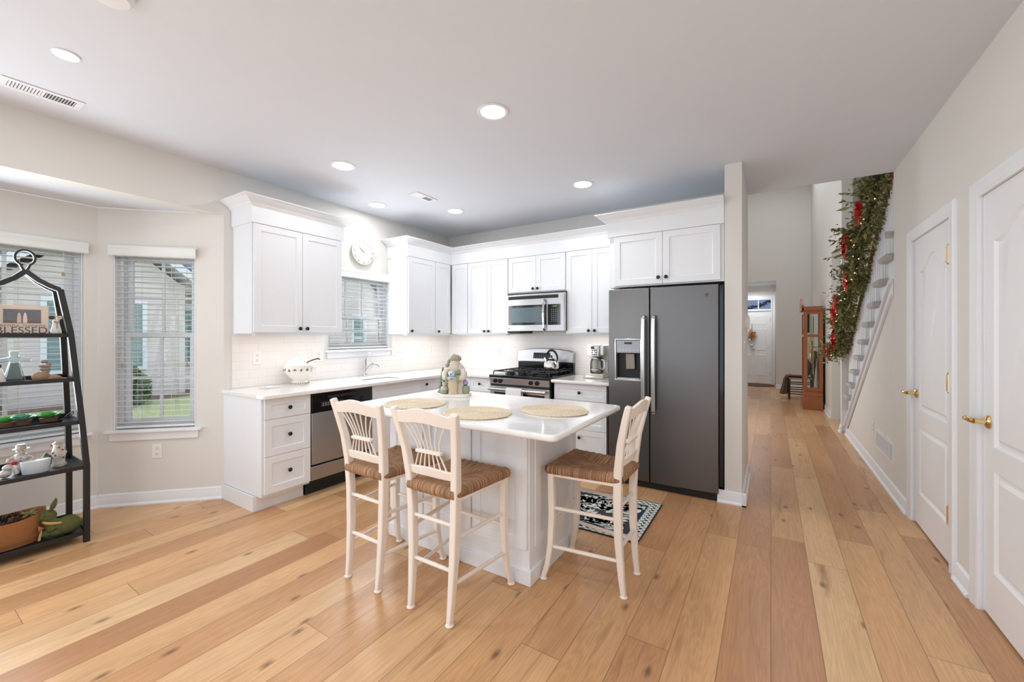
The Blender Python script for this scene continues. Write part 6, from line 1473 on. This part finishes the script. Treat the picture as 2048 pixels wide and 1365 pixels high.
for z_ in (.58, .74, .90): loc(lambda b: b.strut([(-.2, -.21 - (z_ - .44) * .1, z_), (0, -.235 - (z_ - .44) * .1, z_), (.2, -.21 - (z_ - .44) * .1, z_)], .018, .055, Vector((0, 0, 1))) if False else b.box(-.2, -.225 - (z_ - .44) * .1, z_ - .03, .2, -.205 - (z_ - .44) * .1, z_ + .03), 'slat', dk_, t, bevel=.003)
loc(lambda b: b.box(-.215, -.21, .430, .215, .215, .465), 'rush_seat', mat('rush_pale', srgb(190, 150, 112), .8, noise=.2, nscale=60), t, bevel=.012, seg=3)
t = thing('throw_blanket', 'brown throw draped over the hall chair seat', 'blanket', (cx, cy_, .47), math.radians(90))
def blank(b):
    # u across the seat depth (local y), v along width (local x)
    prof = [(-.235, .98), (-.215, .80), (-.195, .64), (-.17, .53), (-.10, .488), (0, .482), (.12, .484), (.20, .49), (.245, .475), (.275, .40), (.295, .30), (.305, .20), (.315, .13)]
    xs_ = [-.225 + .04 * i for i in range(10)]; V = []
    for i, x_ in enumerate(xs_):
        for j, (y_, z_) in enumerate(prof):
            wv = .012 * math.sin(i * 1.9 + j * .4) * (1 if j > 7 else .5); V.append((x_ + (.02 * math.sin(j * .9) if j > 7 else 0), y_ + wv * (j > 7), z_ + abs(wv) * (j <= 7) - .47 + (.03 * math.sin(i * 1.3) if j == 12 else 0)))
    m_ = len(prof); b.mesh(V, [(i * m_ + j, i * m_ + j + 1, (i + 1) * m_ + j + 1, (i + 1) * m_ + j) for i in range(len(xs_) - 1) for j in range(m_ - 1)])
    b.lathe((-.15, .255, -.36), [(.10, 0), (.095, .06), (.075, .16), (.06, .26), (.045, .345), (.02, .368)], 26, ex=lambda p, a: Vector((p.x * (1 + .22 * math.sin(a * 5)), p.y * .62 * (1 + .22 * math.sin(a * 5 + 1)) + (.37 - p.z) * .12, p.z)))
o = loc(blank, 'cloth', mat('throw_brown', srgb(112, 88, 68), .95, noise=.3, nscale=40, bump=.6, bscale=120), t, recalc=False, ang=80); sm = o.modifiers.new('s', 'SOLIDIFY'); sm.thickness = .012
t = thing('chair_pillow', 'dark brown pillow leaning on the back of the hall chair', 'pillow', (cx + .10, cy_, .50), math.radians(90))
loc(lambda b: b.ball((0, -.03, .17), .19, 18, (1, .32, .95)), 'cushion', mat('pillow_brown', srgb(84, 68, 56), .95, noise=.2, nscale=40), t)

# ------------------------------------------------------------------ staircase
t = thing('staircase', 'white staircase with grey carpeted treads rising behind the right wall', 'staircase', (.9, 7.4, 0))
RUN, RISE, Y0_ = .2725, .187, 7.66
cap = lambda y: (7.236 - y) * .667
ND = 13
# closed knee wall below the sloping cap
mb = MB(); mb.prism([(4.671, 0), (7.236, 0), (4.671, cap(4.671))], lambda y, z_: (XR, y, z_), lambda y, z_: (XR + .12, y, z_)); o = mb.build('wall_stair_knee', M['wall'], smooth=False); struct(o)
def slope_board(name, lo, hi, x0, x1, m=M['trim'], y1=7.27):
    mb = MB(); ys, ye = 4.672, y1; mb.prism([(ys, cap(ys) + lo), (ye, max(0, cap(ye) + lo)), (ye, max(0.02, cap(ye) + hi)), (ys, cap(ys) + hi)], lambda y, z_: (x0, y, z_), lambda y, z_: (x1, y, z_)); return mb.build(name, m, t, bevel=.003)
slope_board('sloped_trim', .0, .085, XR - .014, XR + .001); slope_board('sloped_cap', .085, .125, XR - .034, XR + .03, mat('trim_pale_grey', srgb(226, 230, 236), .45)) ; slope_board('sloped_moulding', -.016, .004, XR - .022, XR + .001)  # cap is a slightly greyer white than the other trim
# stringer above the cap, stepped to the treads
P = [(7.40, 0.0)]
for k in range(1, ND + 1):
    yk = Y0_ - RUN * k + RUN; P += [(yk, RISE * (k - 1) if k > 1 else 0), (yk, RISE * k - .03)]
P += [(Y0_ - RUN * ND, RISE * ND - .03), (Y0_ - RUN * ND, RISE * ND - .8)]
# stepped outline simplified: union of boxes
for k in range(1, ND):
    ya, yb2 = Y0_ - RUN * k, Y0_ - RUN * (k - 1)
    mb = MB(); zlo = max(0, cap(yb2) - .1); mb.box(XR + .012, max(ya - .001, 4.675), min(zlo, RISE * k - .2) if k > 1 else 0, XR + .05, yb2, RISE * k - .058); mb.build('stringer_block', M['trim'], t, smooth=False)
    mb = MB(); mb.box(XR + (.05 if k < 12 else .14), yb2 - .012, RISE * (k - 1), 1.92, yb2, RISE * k - .055); mb.build('riser', M['carpet'], t, smooth=False)
    mb = MB(); ya = max(ya, 4.69 if k > 10 else ya)
    if ya > yb2 + .03: continue
    mb.box(XR + (.085 if k < 3 else -.055), ya - .012, RISE * k - .058, 1.925, yb2 + .035, RISE * k); mb.build('tread', M['carpet'], t, bevel=.024, seg=4)
# balusters, rail
nb = 0
rail_z = lambda y: cap(y) + 1.13
for k in range(1, ND + 1):
    for q in (.16, .5, .84):
        y = Y0_ - RUN * k + RUN * q
        if y < 4.70 or y > 7.22: continue
        zt = rail_z(y) - .02; zb = RISE * k
        mb = MB(); mb.box(XR + .012, y - .016, zb, XR + .044, y + .016, zb + .16)
        mb.lathe((XR + .028, y, zb + .16), [(.015, 0), (.009, .012), (.016, .026), (.010, .040), (.012, .10), (.014, .22), (.010, zt - zb - .16)], 10)
        mb.build('baluster', M['trim'], t)
railw = mat('rail_wood', srgb(150, 96, 62), .4)
mb = MB(); mb.tube([(XR + .028, y, rail_z(y)) for y in (4.68, 5.3, 6.0, 6.6, 7.25)], .030, 12); mb.build('handrail', railw, t)

# garland on the rail
t = thing('christmas_garland', 'thick green christmas garland with red bows winding down the stair rail', 'garland', (.8, 6, 1.6))
random.seed(33)
mbs = {'leaf': MB(), 'leaf2': MB()}; path = []
def gpos(k):
    y = 4.72 + (7.235 - 4.72) * k; sag = .04 * math.sin(k * 26)
    return Vector((.775 + .03 * math.sin(k * 17), y, rail_z(min(y, 7.3)) - .04 + sag))
for i in range(7800):
    k = random.random() * 1.0; c = gpos(k); a = random.uniform(0, 2 * PI); r = abs(random.gauss(0, 1)) * .054 + .01
    if c.y < 4.80: c.y += .14
    if k > .95: c += Vector((-.12 * random.random() * (k - .95) * 20, .0, -.02))
    off = Vector((math.cos(a) * r * 1.15, random.gauss(0, .03), math.sin(a) * r)); p = c + off
    d_ = (off.normalized() + Vector((random.gauss(0, .6), random.gauss(0, .8), random.gauss(0, .6))))
    kind = 'leaf' if random.random() < .72 else 'leaf2'
    if random.random() < .05: leaf(mbs[kind], p, d_, random.uniform(.09, .13), .032)
    else: leaf(mbs[kind], p, d_, random.uniform(.026, .055), random.uniform(.010, .022))
for i in range(16):
    k = random.uniform(.08, 1); c = gpos(k); d_ = Vector((-1, random.uniform(-.4, .8), random.uniform(-.3, .6))).normalized(); mb = mbs['leaf']
    e_ = c + d_ * .24; mb.tube([c, c + d_ * .12, e_], .0025, 4)
    for j in range(7): leaf(mb, c + d_ * (.12 + .02 * j), d_ + Vector((random.gauss(0, 1), random.gauss(0, 1), random.gauss(0, 1))), .05, .02)
tag(mbs['leaf'].build('foliage', M['leaf'], t, recalc=False, smooth=False), kind='stuff'); tag(mbs['leaf2'].build('eucalyptus', M['leaf2'], t, recalc=False, smooth=False), 'paler olive leaves', kind='stuff')
for k in (.13, .26, .31, .45, .60, .66, .80, .86, .95):
    c = gpos(k) + Vector((-.085, -.02, -.01)); mb = MB()
    for j in range(7):
        a = j * 2 * PI / 7 + k * 9; d_ = Vector((-.35, math.cos(a), math.sin(a))).normalized(); leaf(mb, c, d_, .105, .07)
    for s in (-1, 1): mb.strut([c, c + Vector((-.02, s * .03, -.07)), c + Vector((-.01, s * .045, -.14))], .004, .03, Vector((1, 0, 0)))
    mb.build('red_bow', M['red'], t, recalc=False, smooth=False)
for k in (.08, .2, .38, .52, .72, .9):
    c = gpos(k) + Vector((-.08, .03, -.03)); mb = MB(); cone(mb, c, .035, (-.4, .3, .8)); mb.build('pine_cone', M['pinecone'], t, smooth=False)
mb = MB()
for i in range(60):
    k = random.random(); c = gpos(k); mb.ball(c + Vector((random.uniform(-.11, .02), random.gauss(0, .03), random.gauss(0, .06))), .006, 6)
tag(mb.build('fairy_light', mat('fairy_glow', srgb(255, 236, 200), .5, emit=srgb(255, 226, 180), estr=2.5), t), kind='stuff')
mb = MB(); mb.tube([gpos(i / 30) for i in range(31)], .022, 7); mb.build('branch_core', mat('core_dark_green', srgb(56, 58, 40), .9), t)

# ------------------------------------------------------------------ outdoors
mb = MB(); mb.box(-40, -25, -.6, -4.66, 40, -.28); o = mb.build('lawn', M['grass'], smooth=False); tag(o, kind='structure')
mb = MB(); mb.box(-16.0, -12, -.28, -13.2, 26, -.262); tag(mb.build('mulch_bed', M['mulch'], smooth=False), 'brown mulch strip along the foot of the neighbouring house', 'mulch bed')
t = thing('neighbour_house', 'neighbouring house with pale lap siding and blue-grey shingles', 'house', (-17, 4, -.28))
def wbox(nm, x0, y0, z0, x1, y1, z1, m, bev=0.): mb = MB(); mb.box(x0, y0, z0, x1, y1, z1); return mb.build(nm, m, t, smooth=False)
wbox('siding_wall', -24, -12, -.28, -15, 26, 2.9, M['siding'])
mb = MB(); mb.prism([(-14.45, 2.80), (-19.5, 5.6), (-24.5, 2.80), (-24.5, 2.72), (-14.45, 2.72)], lambda x, z_: (x, -13, z_), lambda x, z_: (x, 27, z_)); mb.build('roof', M['shingle'], t, smooth=False)
wbox('fascia', -14.46, -13, 2.62, -14.42, 27, 2.82, M['soffit']); wbox('soffit', -15, -13, 2.64, -14.45, 27, 2.67, M['soffit']); wbox('frieze', -15.0, -12, 2.30, -14.96, 26, 2.64, mat('frieze_tan', srgb(176, 160, 140), .7))
def gable(yc, hw2, zb, zp, xf_):
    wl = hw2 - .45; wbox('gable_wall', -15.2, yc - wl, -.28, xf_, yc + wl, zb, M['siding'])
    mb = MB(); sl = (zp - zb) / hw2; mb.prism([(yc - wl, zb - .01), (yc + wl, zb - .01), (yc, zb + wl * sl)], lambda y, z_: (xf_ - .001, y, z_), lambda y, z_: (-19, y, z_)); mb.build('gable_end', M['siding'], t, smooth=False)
    for s in (-1, 1):
        mb = MB(); mb.prism([(yc, zp + .05), (yc + s * hw2, zb + .05), (yc + s * hw2, zb - .08), (yc, zp - .08)], lambda y, z_: (xf_ + .40, y, z_), lambda y, z_: (-19.3, y, z_)); mb.build('gable_soffit', M['soffit'], t, smooth=False)
        mb = MB(); mb.prism([(yc, zp + .10), (yc + s * (hw2 + .05), zb + .10), (yc + s * (hw2 + .05), zb + .04), (yc, zp + .04)], lambda y, z_: (xf_ + .42, y, z_), lambda y, z_: (-19.4, y, z_)); mb.build('gable_roof', M['shingle'], t, smooth=False)
        mb = MB(); mb.prism([(yc, zp + .045), (yc + s * hw2, zb + .045), (yc + s * hw2, zb - .20), (yc, zp - .20)], lambda y, z_: (xf_ + .44, y, z_), lambda y, z_: (xf_ + .40, y, z_)); mb.build('rake_board', M['soffit'], t, smooth=False)
        wbox('corner_board', xf_ - .01, yc + s * wl - .07, -.28, xf_ + .025, yc + s * wl + .07, zb, M['soffit'] if False else mat('corner_board_pink', srgb(222, 212, 208), .7))
def hwin(x, y0, y1, z0, z1):
    f = wbox('house_window', x - .02, y0 - .10, z0 - .10, x + .05, y1 + .10, z1 + .10, M['soffit'])
    mb = MB(); mb.box(x + .051, y0, z0, x + .056, y1, z1); p = mb.build('pane', M['bluepane'], f, smooth=False)
    mb = MB(); zc2 = (z0 + z1) / 2; mb.box(x + .056, y0, zc2 - .03, x + .075, y1, zc2 + .03); mb.build('meeting_rail', M['soffit'], f)
    for i in range(14):
        pass
    mb = MB()
    for i in range(16):
        z_ = z0 + (z1 - z0) * (i + .5) / 16; mb.box(x + .0561, y0 + .03, z_ - .012, x + .060, y1 - .03, z_ + .008)
    mb.build('window_slats', mat('slat_teal', srgb(150, 182, 186), .5), f)
gable(3.30, 2.0, 2.75, 4.35, -14.0)
gable(9.9, 2.6, 2.85, 5.4, -14.2)
hwin(-13.99, 3.45, 3.98, .55, 2.15); hwin(-13.99, 2.3, 2.85, .55, 2.15)
hwin(-14.99, 5.0, 5.55, .55, 2.15); hwin(-14.99, 6.6, 7.2, .55, 2.15); hwin(-14.19, 10.6, 11.1, .35, 2.1); hwin(-14.99, 12.6, 13.4, .35, 2.1); hwin(-14.99, 14.8, 15.6, .35, 2.1); hwin(-14.99, -.6, .3, .55, 2.15)
random.seed(40)
def bush(label, x, y, r, h):
    t = thing('shrub', label, 'shrub', (x, y, -.28)); mb = MB()
    for i in range(2600):
        a = random.uniform(0, 2 * PI); c_ = random.uniform(0, 1); rr = r * (1 - abs(c_ * 1.75 - .75) ** 2.6 * .55); p = Vector((x + math.cos(a) * rr * random.uniform(.85, 1.03), y + math.sin(a) * rr * random.uniform(.85, 1.03), -.28 + h * c_)); leaf(mb, p, (math.cos(a), math.sin(a), random.uniform(-.3, 1)), .07, .045)
    for i in range(400):
        a = random.uniform(0, 2 * PI); q = random.random() ** .5 * r * .6; p = Vector((x + math.cos(a) * q, y + math.sin(a) * q, -.28 + h * random.uniform(.95, 1.03))); leaf(mb, p, (random.gauss(0, 1), random.gauss(0, 1), 1), .09, .05)
    tag(mb.build('foliage', M['bush'], t, recalc=False, smooth=False), kind='stuff')
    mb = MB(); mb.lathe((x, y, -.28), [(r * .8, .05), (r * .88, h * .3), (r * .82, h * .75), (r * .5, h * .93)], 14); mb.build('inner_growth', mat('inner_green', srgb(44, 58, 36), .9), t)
bush('clipped green shrub at the corner of the neighbouring house', -12.7, 3.12, .62, .84)
bush('rounded green shrub left of the neighbouring gable', -13.6, .9, .5, .8)
